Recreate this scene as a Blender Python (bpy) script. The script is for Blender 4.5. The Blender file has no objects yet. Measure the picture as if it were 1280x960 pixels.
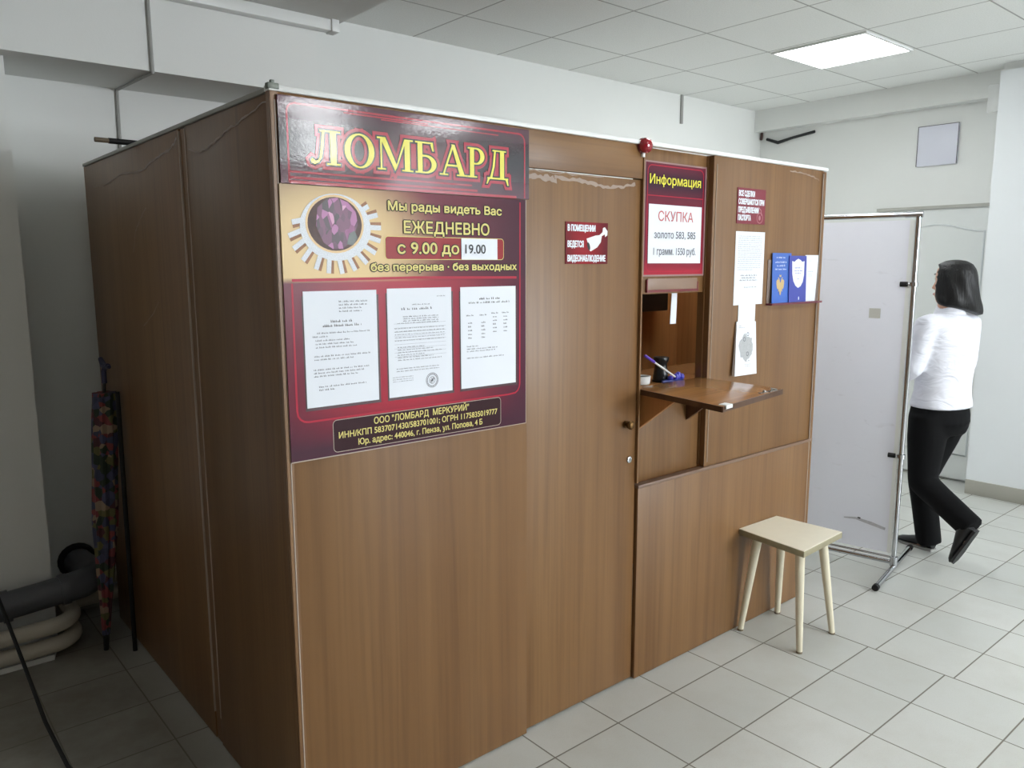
import bpy, bmesh, math, random
import numpy as np
from mathutils import Vector, Matrix
from mathutils.geometry import delaunay_2d_cdt
sc = bpy.context.scene
C = sc.collection
rnd = random.Random(7)

# ---------------------------------------------------------------- camera
cam_d = bpy.data.cameras.new('camera')
cam = bpy.data.objects.new('camera', cam_d); C.objects.link(cam)
F_PX, YAW, PITCH, ROLL = 984.9, 0.70197, -0.14988, -0.00255
cam_d.sensor_width = 36.0; cam_d.lens = F_PX*36.0/1280.0
cam_d.clip_start = 0.05
fw = Vector((math.sin(YAW)*math.cos(PITCH), math.cos(YAW)*math.cos(PITCH), math.sin(PITCH)))
ri = Vector((math.cos(YAW), -math.sin(YAW), 0)); up = ri.cross(fw)
r2 = math.cos(ROLL)*ri+math.sin(ROLL)*up; u2 = -math.sin(ROLL)*ri+math.cos(ROLL)*up
cam.matrix_world = Matrix(((r2.x, u2.x, -fw.x, -0.832), (r2.y, u2.y, -fw.y, -1.883), (r2.z, u2.z, -fw.z, 1.6), (0, 0, 0, 1)))
sc.camera = cam

# ---------------------------------------------------------------- light and exposure
sc.view_settings.view_transform = 'Standard'; sc.view_settings.look = 'None'
sc.view_settings.gamma = 1.0; sc.view_settings.use_curve_mapping = False
sc.view_settings.exposure = 0.03
w = bpy.data.worlds.new('world'); sc.world = w; w.use_nodes = True
w.node_tree.nodes['Background'].inputs[0].default_value = (0.90, 0.95, 1.0, 1)
w.node_tree.nodes['Background'].inputs[1].default_value = 42.0     # strong sky shining in through the added fill window
PANEL_POWER = 15.0            # emission strength of the ceiling panels' diffusers
PANELS = [(4.02, 0.70), (2.15, 0.08), (4.02, -2.1), (1.53, -2.1), (3.60, -4.4), (2.28, -4.3), (2.72, -5.1), (3.18, -6.0), (3.65, -6.9)]  # first panel is seen; the rest are unseen, added for fill and sign glare

FILL_WIN = (2.8, 4.95, 1.25, 2.55)   # unseen window added behind the camera as fill light: x0, x1, z0, z1
pd = bpy.data.lights.new('fill_window_portal', 'AREA'); pd.shape = 'RECTANGLE'; pd.size = FILL_WIN[1]-FILL_WIN[0]; pd.size_y = FILL_WIN[3]-FILL_WIN[2]
pd.cycles.is_portal = True
po_ = bpy.data.objects.new('fill_window_portal', pd); C.objects.link(po_); po_.location = ((FILL_WIN[0]+FILL_WIN[1])/2, -8.06, (FILL_WIN[2]+FILL_WIN[3])/2); po_.rotation_euler = (math.radians(90), 0, 0)

# ---------------------------------------------------------------- materials
def lin(c):
    return tuple(((v/255.0)/12.92 if v/255.0 <= 0.04045 else ((v/255.0+0.055)/1.055)**2.4) for v in c)
class NT:
    def __init__(s, name):
        s.m = bpy.data.materials.new(name); s.m.use_nodes = True
        s.t = s.m.node_tree; s.b = s.t.nodes['Principled BSDF']
    def n(s, typ, ins=None, **kw):
        x = s.t.nodes.new(typ)
        for k, v in kw.items(): setattr(x, k, v)
        for k, v in (ins or {}).items():
            if hasattr(v, 'is_output'): s.t.links.new(v, x.inputs[k])
            else: x.inputs[k].default_value = v
        return x
    def math(s, op, a, b=0.0, c=0.0):
        return s.n('ShaderNodeMath', {0: a, 1: b, 2: c}, operation=op).outputs[0]
    def mix(s, fac, a, b):
        x = s.n('ShaderNodeMix', data_type='RGBA')
        for k, v in ((0, fac), (6, a), (7, b)):
            if hasattr(v, 'is_output'): s.t.links.new(v, x.inputs[k])
            else: x.inputs[k].default_value = (v if k == 0 else (tuple(v)+(1,))[:4])
        return x.outputs[2]
    def link(s, o, name): s.t.links.new(o, s.b.inputs[name])
    def bump(s, h, strength=0.2, dist=0.002):
        s.link(s.n('ShaderNodeBump', {'Height': h, 'Strength': strength, 'Distance': dist}).outputs[0], 'Normal')
def mat(name, c, rough=0.5, metal=0.0, var=0.06, vscale=8.0, bump=0.0, bscale=60.0, spec=0.5, coat=0.0):
    k = NT(name); c = lin(c)
    pos = k.n('ShaderNodeNewGeometry').outputs['Position']
    nz = k.n('ShaderNodeTexNoise', {'Vector': pos, 'Scale': vscale, 'Detail': 4.0}).outputs[0]
    k.link(k.mix(nz, tuple(v*(1-var) for v in c), tuple(min(1, v*(1+var)) for v in c)), 'Base Color')
    k.b.inputs['Roughness'].default_value = rough; k.b.inputs['Metallic'].default_value = metal
    k.b.inputs['Specular IOR Level'].default_value = spec; k.b.inputs['Coat Weight'].default_value = coat
    if bump:
        k.bump(k.n('ShaderNodeTexNoise', {'Vector': pos, 'Scale': bscale, 'Detail': 3.0}).outputs[0], bump)
    return k.m
def wood(name, a, b, dark, axis=2, rough=0.38):
    k = NT(name)
    pos = k.n('ShaderNodeNewGeometry').outputs['Position']
    rn = k.n('ShaderNodeObjectInfo').outputs['Random']
    off = k.n('ShaderNodeCombineXYZ', {0: k.math('MULTIPLY', rn, 7.0), 1: k.math('MULTIPLY', rn, 3.0), 2: k.math('MULTIPLY', rn, 5.0)}).outputs[0]
    p = k.n('ShaderNodeVectorMath', {0: pos, 1: off}, operation='ADD').outputs[0]
    def st(s1, s2):
        v = [s1]*3; v[axis] = s2
        return k.n('ShaderNodeVectorMath', {0: p, 1: tuple(v)}, operation='MULTIPLY').outputs[0]
    broad = k.n('ShaderNodeTexNoise', {'Vector': st(7.0, 0.25), 'Scale': 1.0, 'Detail': 3.0, 'Roughness': 0.6}).outputs[0]
    fine = k.n('ShaderNodeTexNoise', {'Vector': st(75.0, 1.6), 'Scale': 1.0, 'Detail': 4.0, 'Distortion': 0.3}).outputs[0]
    mid = k.n('ShaderNodeTexNoise', {'Vector': st(20.0, 0.6), 'Scale': 1.0, 'Detail': 4.0, 'Distortion': 0.6}).outputs[0]
    f1 = k.n('ShaderNodeMapRange', {0: broad, 1: 0.35, 2: 0.65}).outputs[0]
    c = k.mix(f1, a, b)
    f2 = k.n('ShaderNodeMapRange', {0: mid, 1: 0.56, 2: 0.80, 4: 0.55}).outputs[0]
    c = k.mix(f2, c, dark)
    f3 = k.n('ShaderNodeMapRange', {0: fine, 1: 0.45, 2: 0.75, 4: 0.35}).outputs[0]
    c = k.mix(f3, c, dark)
    k.link(c, 'Base Color')
    k.b.inputs['Roughness'].default_value = rough; k.b.inputs['Specular IOR Level'].default_value = 0.4
    k.bump(fine, 0.06, 0.001)
    return k.m
def tile_floor():
    k = NT('floor_tiles')
    pos = k.n('ShaderNodeNewGeometry').outputs['Position']
    xyz = k.n('ShaderNodeSeparateXYZ', {0: pos}); X, Y = xyz.outputs[0], xyz.outputs[1]
    right = k.math('GREATER_THAN', X, 2.3365)
    xl = k.math('DIVIDE', k.math('SUBTRACT', X, 0.8077), 0.3055); xr = k.math('DIVIDE', k.math('SUBTRACT', X, 2.3365), 0.3022)
    yl = k.math('DIVIDE', k.math('ADD', Y, 0.159), 0.3060); yr = k.math('DIVIDE', k.math('ADD', Y, 0.1895), 0.3070)
    def pick(a, b): return k.math('ADD', k.math('MULTIPLY', a, k.math('SUBTRACT', 1.0, right)), k.math('MULTIPLY', b, right))
    u, v = pick(xl, xr), pick(yl, yr)
    def edge(t):
        f = k.math('FRACT', t); return k.math('MINIMUM', f, k.math('SUBTRACT', 1.0, f))
    e = k.math('MINIMUM', edge(u), edge(v))
    grout = k.n('ShaderNodeMapRange', {0: e, 1: 0.006, 2: 0.011, 3: 1.0, 4: 0.0}).outputs[0]
    cell = k.n('ShaderNodeCombineXYZ', {0: k.math('FLOOR', u), 1: k.math('FLOOR', v), 2: right}).outputs[0]
    wn = k.n('ShaderNodeTexWhiteNoise', {0: cell}, noise_dimensions='3D').outputs[0]
    nz = k.n('ShaderNodeTexNoise', {'Vector': pos, 'Scale': 3.0, 'Detail': 6.0, 'Roughness': 0.7}).outputs[0]
    sp = k.n('ShaderNodeTexNoise', {'Vector': pos, 'Scale': 260.0, 'Detail': 2.0}).outputs[0]
    c = k.mix(wn, lin((192, 194, 189)), lin((201, 202, 197)))
    c = k.mix(k.n('ShaderNodeMapRange', {0: nz, 1: 0.45, 2: 0.8, 4: 0.5}).outputs[0], c, lin((178, 176, 166)))
    c = k.mix(k.n('ShaderNodeMapRange', {0: sp, 1: 0.5, 2: 0.75, 4: 0.35}).outputs[0], c, lin((176, 174, 166)))
    gz = k.n('ShaderNodeTexNoise', {'Vector': pos, 'Scale': 2.2, 'Detail': 6.0, 'Roughness': 0.65}).outputs[0]     # brown stains, plus shade put into the tile colour left of the booth
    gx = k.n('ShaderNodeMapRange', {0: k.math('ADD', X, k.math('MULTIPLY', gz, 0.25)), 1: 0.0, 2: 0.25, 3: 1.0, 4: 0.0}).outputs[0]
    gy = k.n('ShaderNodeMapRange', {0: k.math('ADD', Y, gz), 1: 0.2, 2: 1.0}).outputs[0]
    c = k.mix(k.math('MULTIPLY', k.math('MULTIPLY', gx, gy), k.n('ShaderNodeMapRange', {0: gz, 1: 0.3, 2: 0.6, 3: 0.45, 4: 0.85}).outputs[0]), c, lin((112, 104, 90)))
    c = k.mix(grout, c, lin((118, 114, 104)))
    k.link(c, 'Base Color')
    k.link(k.n('ShaderNodeMapRange', {0: grout, 3: 0.33, 4: 0.85}).outputs[0], 'Roughness')
    k.bump(k.math('SUBTRACT', 1.0, grout), 0.4, 0.002)
    return k.m
def ceiling_mat():
    k = NT('ceiling_tiles')
    pos = k.n('ShaderNodeNewGeometry').outputs['Position']
    xyz = k.n('ShaderNodeSeparateXYZ', {0: pos})
    def edge(o, off):
        f = k.math('FRACT', k.math('DIVIDE', k.math('SUBTRACT', o, off), 0.624))
        return k.math('MINIMUM', f, k.math('SUBTRACT', 1.0, f))
    e = k.math('MINIMUM', edge(xyz.outputs[0], 1.822), edge(xyz.outputs[1], 1.632))
    g = k.n('ShaderNodeMapRange', {0: e, 1: 0.004, 2: 0.010, 3: 1.0, 4: 0.0}).outputs[0]
    sp = k.n('ShaderNodeTexNoise', {'Vector': pos, 'Scale': 130.0, 'Detail': 3.0}).outputs[0]
    c = k.mix(k.n('ShaderNodeMapRange', {0: sp, 1: 0.45, 2: 0.7, 4: 0.6}).outputs[0], lin((245, 247, 244)), lin((231, 233, 229)))
    c = k.mix(k.math('MULTIPLY', g, 0.75), c, lin((140, 138, 134)))
    k.link(c, 'Base Color'); k.b.inputs['Roughness'].default_value = 0.9
    k.bump(k.math('SUBTRACT', sp, k.math('MULTIPLY', g, 2.0)), 0.25, 0.003)
    return k.m
def wall_mat(name, c, stain=None):
    k = NT(name); c = lin(c)
    pos = k.n('ShaderNodeNewGeometry').outputs['Position']
    nz = k.n('ShaderNodeTexNoise', {'Vector': pos, 'Scale': 1.6, 'Detail': 5.0}).outputs[0]
    fz = k.n('ShaderNodeTexNoise', {'Vector': pos, 'Scale': 140.0, 'Detail': 3.0}).outputs[0]
    k.link(k.mix(nz, tuple(v*0.95 for v in c), tuple(min(1, v*1.03) for v in c)), 'Base Color')
    k.b.inputs['Roughness'].default_value = 0.75
    k.bump(fz, 0.12, 0.002)
    return k.m
M = {}
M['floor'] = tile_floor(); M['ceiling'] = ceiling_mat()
M['wall'] = wall_mat('wall_paint', (235, 237, 234)); M['wall_cool'] = wall_mat('cool_white_paint', (232, 236, 238))
M['door_white'] = mat('door_white_paint', (226, 230, 228), 0.45, var=0.02)
WA, WB, WD = (0.238, 0.125, 0.049), (0.182, 0.089, 0.033), (0.100, 0.045, 0.017)
M['wood'] = wood('walnut_laminate', WA, WB, WD)
M['wood_h'] = wood('walnut_laminate_across', WA, WB, WD, axis=0)
M['wood_in'] = wood('orange_laminate', (0.52, 0.235, 0.080), (0.42, 0.175, 0.058), (0.22, 0.09, 0.03))
M['wood_shelf'] = wood('shelf_laminate', (0.36, 0.18, 0.065), (0.28, 0.125, 0.045), (0.13, 0.055, 0.02), axis=0, rough=0.2)
M['wood_edge'] = wood('dark_edge_banding', (0.10, 0.045, 0.02), (0.08, 0.035, 0.016), (0.03, 0.014, 0.008))
M['pale_edge'] = mat('pale_edge_strip', (176, 160, 146), 0.45)
M['rail'] = mat('brown_plastic_rail', (124, 98, 80), 0.4)
M['white_plastic'] = mat('white_plastic', (232, 234, 232), 0.35, var=0.02)
M['grey_plastic'] = mat('grey_plastic_strip', (160, 160, 156), 0.45)
M['smear'] = mat('pale_glue_smear', (158, 138, 124), 0.5, var=0.15, vscale=60)
M['paper'] = mat('white_paper', (232, 236, 244), 0.6, var=0.015)
M['ink'] = mat('grey_print_ink', (96, 98, 108), 0.6)
M['ink_pale'] = mat('pale_print_ink', (160, 163, 172), 0.6)
M['ink_dark'] = mat('dark_print_ink', (48, 48, 54), 0.6)
M['black'] = mat('black_plastic', (18, 20, 22), 0.35)
M['black_matt'] = mat('black_rubber', (14, 14, 15), 0.7)
M['chrome'] = mat('chrome', (190, 192, 196), 0.16, 1.0, var=0.03)
M['steel'] = mat('brushed_steel', (150, 148, 144), 0.35, 1.0)
M['brass'] = mat('dark_brass', (104, 78, 48), 0.35, 1.0)
M['yellow'] = mat('yellow_print', (232, 222, 84), 0.4, var=0.03)
M['pale_yellow'] = mat('pale_yellow_print', (222, 208, 128), 0.4, var=0.03)
M['print_black'] = mat('black_print', (22, 10, 14), 0.35)
M['red_line'] = mat('red_print', (176, 34, 58), 0.35)
M['maroon'] = mat('maroon_print', (92, 22, 40), 0.35)
M['crimson'] = mat('crimson_print', (150, 34, 52), 0.35)
M['purple_dark'] = mat('dark_purple_print', (58, 24, 40), 0.35)
M['stool_top'] = mat('cream_laminate', (232, 226, 206), 0.4, var=0.04, vscale=30)
M['stool_edge'] = mat('worn_cream_edge', (150, 143, 116), 0.6, var=0.2, vscale=40)
M['stool_leg'] = mat('cream_gloss_paint', (222, 214, 190), 0.35, var=0.06, vscale=25)

for q_ in ('yellow', 'pale_yellow', 'print_black', 'red_line', 'maroon', 'crimson', 'purple_dark'): M[q_].node_tree.nodes['Principled BSDF'].inputs['Specular IOR Level'].default_value = 0.2

# ---------------------------------------------------------------- mesh helpers
class MB:
    def __init__(s): s.v = []; s.f = []
    def add(s, vs, fs):
        o = len(s.v); s.v += [tuple(p) for p in vs]; s.f += [tuple(i+o for i in f) for f in fs]; return s
    def box(s, x0, x1, y0, y1, z0, z1):
        return s.obox(Vector(((x0+x1)/2, (y0+y1)/2, (z0+z1)/2)), Vector((1, 0, 0)), Vector((0, 1, 0)), Vector((0, 0, 1)), abs(x1-x0)/2, abs(y1-y0)/2, abs(z1-z0)/2)
    def obox(s, c, a, b, d, ha, hb, hd):
        vs = [c+a*(i*ha)+b*(j*hb)+d*(k*hd) for k in (-1, 1) for j in (-1, 1) for i in (-1, 1)]
        return s.add(vs, [(0, 2, 3, 1), (4, 5, 7, 6), (0, 1, 5, 4), (2, 6, 7, 3), (0, 4, 6, 2), (1, 3, 7, 5)])
    def hexa(s, b, t):       # four bottom and four top corners, counter-clockwise from above
        return s.add(list(b)+list(t), [(3, 2, 1, 0), (4, 5, 6, 7), (0, 1, 5, 4), (1, 2, 6, 5), (2, 3, 7, 6), (3, 0, 4, 7)])
    def rings(s, rs, cap=True):
        n = len(rs[0]); o = len(s.v)
        for r in rs: s.v += [tuple(p) for p in r]
        for i in range(len(rs)-1):
            for j in range(n):
                k = (j+1) % n
                s.f.append((o+i*n+j, o+i*n+k, o+(i+1)*n+k, o+(i+1)*n+j))
        if cap:
            s.f.append(tuple(o+j for j in reversed(range(n)))); s.f.append(tuple(o+(len(rs)-1)*n+j for j in range(n)))
        return s
    def tube(s, path, rad, seg=12, cap=True, flat=1.0, ref=None):
        path = [Vector(p) for p in path]; m = len(path)
        rad = rad if isinstance(rad, (list, tuple)) else [rad]*m
        t0 = (path[1]-path[0]).normalized()
        a = (Vector(ref) if ref else (Vector((0, 0, 1)) if abs(t0.z) < 0.9 else Vector((1, 0, 0))))
        a = (a-t0*a.dot(t0)).normalized(); rs = []
        for i, p in enumerate(path):
            t = ((path[min(i+1, m-1)]-path[max(i-1, 0)])).normalized()
            a = (a-t*a.dot(t)).normalized(); b = t.cross(a)
            rs.append([p+a*(math.cos(2*math.pi*j/seg)*rad[i])+b*(math.sin(2*math.pi*j/seg)*rad[i]*flat) for j in range(seg)])
        return s.rings(rs, cap)
    def lathe(s, c, prof, seg=20, axis=(0, 0, 1)):
        c = Vector(c); t = Vector(axis).normalized()
        a = t.orthogonal().normalized(); b = t.cross(a)
        return s.rings([[c+t*h+a*(math.cos(2*math.pi*j/seg)*r)+b*(math.sin(2*math.pi*j/seg)*r) for j in range(seg)] for r, h in prof])
    def poly(s, pts): return s.add(pts, [tuple(range(len(pts)))])
    def prism(s, pts, d):
        n = len(pts); d = Vector(d); pts = [Vector(p) for p in pts]
        s.add(pts+[p+d for p in pts], [tuple(reversed(range(n))), tuple(range(n, 2*n))]+[(i, (i+1) % n, n+(i+1) % n, n+i) for i in range(n)])
        return s
ORG = {}
def smooth(me, ang=35):
    for p in me.polygons: p.use_smooth = True
    me.set_sharp_from_angle(angle=math.radians(ang))
def put(name, me, m, parent=None, org=(0, 0, 0)):
    me.name = name
    o = bpy.data.objects.new(name, me); C.objects.link(o)
    me.materials.clear(); me.materials.append(M[m] if isinstance(m, str) else m)
    if parent is not None: o.parent = parent
    else: o.location = org
    return o
def build(name, mb, m, parent=None, org=None, bevel=0.0, sm=True, label=None, subsurf=0, remesh=0.0, smooth_it=0):
    """world-space builder -> one mesh object; a child shares its thing's origin"""
    if parent is not None: o0 = ORG[parent.name]
    elif org is not None: o0 = Vector(org)
    else:
        zs = [p[2] for p in mb.v]; o0 = Vector((sum(p[0] for p in mb.v)/len(mb.v), sum(p[1] for p in mb.v)/len(mb.v), min(zs)))
    bm = bmesh.new()
    vs = [bm.verts.new(Vector(p)-o0) for p in mb.v]
    for f in mb.f:
        try: bm.faces.new([vs[i] for i in f])
        except ValueError: pass
    bmesh.ops.recalc_face_normals(bm, faces=bm.faces)
    if bevel:
        bmesh.ops.bevel(bm, geom=[e for e in bm.edges if len(e.link_faces) == 2 and e.calc_face_angle(0) > 0.5], offset=bevel, segments=2, affect='EDGES', profile=0.5, clamp_overlap=True)
    me = bpy.data.meshes.new(name); bm.to_mesh(me); bm.free()
    if subsurf or remesh:
        t = bpy.data.objects.new('tmp', me); C.objects.link(t)
        if remesh:
            md = t.modifiers.new('r', 'REMESH'); md.mode = 'VOXEL'; md.voxel_size = remesh
            if smooth_it:
                md = t.modifiers.new('s', 'SMOOTH'); md.factor = 0.5; md.iterations = smooth_it
        if subsurf:
            md = t.modifiers.new('u', 'SUBSURF'); md.levels = subsurf; md.render_levels = subsurf
        bpy.context.view_layer.update()
        m2 = bpy.data.meshes.new_from_object(t.evaluated_get(bpy.context.evaluated_depsgraph_get()))
        bpy.data.objects.remove(t); me = m2
    if sm: smooth(me, 180 if remesh else 35)
    o = put(name, me, m, parent, o0)
    ORG[o.name] = o0
    if label: o['label'] = label
    return o
def thing(name, label, cat, loc, group=None):
    o = bpy.data.objects.new(name, None); C.objects.link(o); o.location = loc
    o.empty_display_size = 0.05
    o['label'] = label; o['category'] = cat
    if group: o['group'] = group
    ORG[o.name] = Vector(loc); return o
def tag(o, label, cat, group=None):
    o['label'] = label; o['category'] = cat
    if group: o['group'] = group
    return o
def struct(name, mb, m, parent=None, bevel=0.0):
    o = build(name, mb, m, parent, org=None if parent else (0, 0, 0), bevel=bevel)
    if parent is None: o['kind'] = 'structure'
    return o
# a plane frame: origin, right, up, normal (towards the viewer)
class Pl:
    def __init__(s, o, u, v):
        s.o = Vector(o); s.u = Vector(u).normalized(); s.v = Vector(v).normalized(); s.n = s.u.cross(s.v)
    def p(s, a, b, h=0.0): return s.o+s.u*a+s.v*b+s.n*h
def front(y): return Pl((0, y, 0), (1, 0, 0), (0, 0, 1))   # normal looks to -y
def rect(mb, pl, a0, a1, b0, b1, h):
    return mb.poly([pl.p(a0, b0, h), pl.p(a1, b0, h), pl.p(a1, b1, h), pl.p(a0, b1, h)])
def slab(mb, pl, a0, a1, b0, b1, h0, h1):
    return mb.prism([pl.p(a0, b0, h0), pl.p(a1, b0, h0), pl.p(a1, b1, h0), pl.p(a0, b1, h0)], pl.n*(h1-h0))
def rrect(a0, a1, b0, b1, r, n=6, corners=(1, 1, 1, 1)):
    out = []
    for (ca, cb, st), on in zip(((a1-r, b0+r, -90), (a1-r, b1-r, 0), (a0+r, b1-r, 90), (a0+r, b0+r, 180)), corners):
        if on:
            for i in range(n+1):
                t = math.radians(st+90*i/n); out.append((ca+r*math.cos(t), cb+r*math.sin(t)))
        else:
            out.append((ca+r*(1 if st in (-90, 0) else -1), cb+r*(1 if st in (0, 90) else -1)))
    return out
def offset_poly(pts, d):
    ar = sum(pts[i][0]*pts[(i+1) % len(pts)][1]-pts[(i+1) % len(pts)][0]*pts[i][1] for i in range(len(pts)))
    if ar < 0: pts = pts[::-1]
    n = len(pts); out = []
    for i in range(n):
        p0, p1, p2 = Vector(pts[i-1]), Vector(pts[i]), Vector(pts[(i+1) % n])
        e1 = (p1-p0); e2 = (p2-p1)
        if e1.length < 1e-9 or e2.length < 1e-9: continue
        n1 = Vector((e1.y, -e1.x)).normalized(); n2 = Vector((e2.y, -e2.x)).normalized()
        b = n1+n2
        if b.length < 1e-6: out.append(p1+n1*d); continue
        b.normalize(); k = d/max(0.45, b.dot(n1)); out.append(p1+b*k)
    return [tuple(p) for p in out]
def strip(mb, pl, pts, wd, h, closed=False):
    """flat printed line along pts"""
    P = [Vector(p) for p in pts]; n = len(P); L = []
    for i in range(n):
        a = P[i-1] if (closed or i > 0) else P[i]; b = P[(i+1) % n] if (closed or i < n-1) else P[i]
        t = (b-a).normalized(); L.append(Vector((-t.y, t.x)))
    for i in range(n if closed else n-1):
        j = (i+1) % n; wi = wd[i] if isinstance(wd, list) else wd; wj = wd[j] if isinstance(wd, list) else wd
        q = [P[i]+L[i]*wi/2, P[i]-L[i]*wi/2, P[j]-L[j]*wj/2, P[j]+L[j]*wj/2]
        mb.poly([pl.p(v.x, v.y, h) for v in q])
    return mb
FONT_CAP = None
_TX = {}
def text_polys(s):
    """outline of a line of text filled by winding number"""
    if s in _TX: return _TX[s]
    cu = bpy.data.curves.new('txt', 'FONT'); cu.body = s; cu.resolution_u = 4; cu.fill_mode = 'NONE'
    o = bpy.data.objects.new('txt', cu); C.objects.link(o); bpy.context.view_layer.update()
    me = bpy.data.meshes.new_from_object(o.evaluated_get(bpy.context.evaluated_depsgraph_get()))
    co = [Vector((v.co.x, v.co.y)) for v in me.vertices]; ed = [tuple(e.vertices) for e in me.edges]
    bpy.data.objects.remove(o); bpy.data.curves.remove(cu); bpy.data.meshes.remove(me)
    vs, _, fs, *_r = delaunay_2d_cdt(co, ed, [], 0, 1e-6)
    E0 = np.array([co[e[0]] for e in ed]); E1 = np.array([co[e[1]] for e in ed])
    # walk the loops so that every edge runs the way its contour does
    nx = {}
    for a, b in ed: nx.setdefault(a, []).append(b); nx.setdefault(b, []).append(a)
    seen = set(); D = []
    for st in sorted(nx):
        if st in seen: continue
        cur, prev = st, None; fwd = (st+1) in nx[st]
        order = [st]; seen.add(st)
        nb = (st+1) if fwd else nx[st][0]
        while nb != st and nb not in seen:
            order.append(nb); seen.add(nb)
            c2 = [q for q in nx[nb] if q != (order[-2])]
            nb = c2[0] if c2 else st
        D += [(order[i], order[(i+1) % len(order)]) for i in range(len(order))]
    A = np.array([co[a] for a, b in D]); B = np.array([co[b] for a, b in D]); keep = []
    for f in fs:
        c = sum((Vector(vs[i]) for i in f), Vector((0, 0)))/len(f)
        upw = (A[:, 1] <= c.y) & (B[:, 1] > c.y); dnw = (A[:, 1] > c.y) & (B[:, 1] <= c.y)
        with np.errstate(divide='ignore', invalid='ignore'):
            xi = A[:, 0]+(c.y-A[:, 1])/(B[:, 1]-A[:, 1])*(B[:, 0]-A[:, 0])
        if int((upw & (xi > c.x)).sum())-int((dnw & (xi > c.x)).sum()) != 0: keep.append(tuple(f))
    _TX[s] = ([(v[0], v[1]) for v in vs], keep)
    return _TX[s]
_cap = text_polys('Н'); CAP = max(v[1] for v in _cap[0])-min(v[1] for v in _cap[0])
def text(mb, s, pl, a0, a1, base, cap, h, grow=0.0):
    """lettering fitted to a0..a1 with the given capital height; grow thickens it by that distance"""
    vs, fs = text_polys(s); x0 = min(v[0] for v in vs); x1 = max(v[0] for v in vs)
    kx = (a1-a0)/(x1-x0); ky = cap/CAP
    sh = [(0, 0)]+([(grow*math.cos(t), grow*math.sin(t)) for t in [math.pi*i/4 for i in range(8)]] if grow else [])
    for i, (dx, dy) in enumerate(sh):
        mb.add([pl.p(a0+(v[0]-x0)*kx+dx, base+v[1]*ky+dy, h+i*1.5e-5) for v in vs], fs)
    return mb
class Print:
    """blocks of unreadable print on a sheet, one mesh per block"""
    def __init__(s): s.bl = []
    def build(s, name, m, parent):
        for mb in s.bl: build(name, mb, m, parent, sm=False)
def text_lines(mb, pl, rows, h, seed=0):
    """rows of unreadable print: (base, left, right, height)"""
    r = random.Random(seed); last = None; out = mb
    for b, a0, a1, ht in rows:
        if isinstance(mb, Print):
            if last is None or abs(last-b) > 0.0165: out = MB(); mb.bl.append(out)
            last = b
        a = a0
        while a < a1-0.002:
            wl = min(r.uniform(0.006, 0.02)*ht/0.004, a1-a)
            n = max(1, int(wl/(ht*0.75)))
            for i in range(n):
                x = a+wl*i/n; hh = ht*r.uniform(0.75, 1.15)
                rect(out, pl, x, x+wl/n*r.uniform(0.45, 0.75), b, b+hh*0.55, h)
                if r.random() < 0.7: rect(out, pl, x, x+wl/n*0.3, b, b+hh, h+0.00002)
            a += wl+ht*0.8
    return mb

# ================================================================ SETTING
HC, YW, XD, XC = 2.90, 2.13, 5.40, 5.09      # ceiling, back wall, door wall, near right wall
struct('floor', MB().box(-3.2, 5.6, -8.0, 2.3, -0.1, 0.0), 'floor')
struct('ceiling', MB().box(-3.2, 5.6, -8.0, 2.3, HC, HC+0.1), 'ceiling')
struct('wall_back', MB().box(-3.2, 5.6, YW, YW+0.17, 0, HC), 'wall')
M['wall_dark'] = wall_mat('dark_brown_paint', (134, 122, 110))  # unseen walls: dark tone and near left wall chosen to cut bounced light
struct('wall_left', MB().box(-1.9, -1.8, -8.0, 2.3, 0, HC), 'wall_dark')
struct('wall_front', MB().box(-3.3, FILL_WIN[0], -8.1, -8.0, 0, HC).box(FILL_WIN[1], 5.6, -8.1, -8.0, 0, HC).box(FILL_WIN[0], FILL_WIN[1], -8.1, -8.0, 0, FILL_WIN[2]).box(FILL_WIN[0], FILL_WIN[1], -8.1, -8.0, FILL_WIN[3], HC), 'wall_dark')
wf = struct('added_fill_window', MB().box(FILL_WIN[0], FILL_WIN[0]+0.05, -8.09, -8.02, FILL_WIN[2], FILL_WIN[3]).box(FILL_WIN[1]-0.05, FILL_WIN[1], -8.09, -8.02, FILL_WIN[2], FILL_WIN[3]).box(FILL_WIN[0], FILL_WIN[1], -8.09, -8.02, FILL_WIN[2], FILL_WIN[2]+0.05).box(FILL_WIN[0], FILL_WIN[1], -8.09, -8.02, FILL_WIN[3]-0.05, FILL_WIN[3]).box((FILL_WIN[0]+FILL_WIN[1])/2-0.03, (FILL_WIN[0]+FILL_WIN[1])/2+0.03, -8.09, -8.02, FILL_WIN[2], FILL_WIN[3]), 'white_plastic')  # frame of the added window that brightens walls and ceiling
struct('wall_far_right', MB().box(XD, XD+0.2, 0.0, YW, 0, HC), 'wall')
struct('wall_right', MB().box(XC, XD+0.2, -8.0, 0.168, 0, 2.845), 'wall_cool')
struct('trim_1', MB().box(XD-0.10, XD, 0.168, YW, 2.725, HC), 'wall')            # boxed beam along the door wall
struct('trim_2', MB().box(XC+0.05, XD, -8.0, 0.168, 2.845, HC), 'wall')
struct('column_left', MB().box(-3.2, -0.272, 1.78, YW, 0, 2.395), 'wall')
struct('beam_back', MB().box(-3.2, 0.985, 1.68, YW, 2.395, HC), 'wall')
struct('soffit_left', MB().box(-3.2, 1.10, -4.0, 1.68, 2.735, HC), 'wall')
struct('baseboard_right', MB().box(XC-0.012, XC, -8.0, 0.168, 0, 0.103), mat('skirting_tile', (176, 174, 164), 0.4), bevel=0.003)
mb = MB().box(XC-0.001, XC-0.0005, -2, 0.05, 0.13, 0.131)
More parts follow.
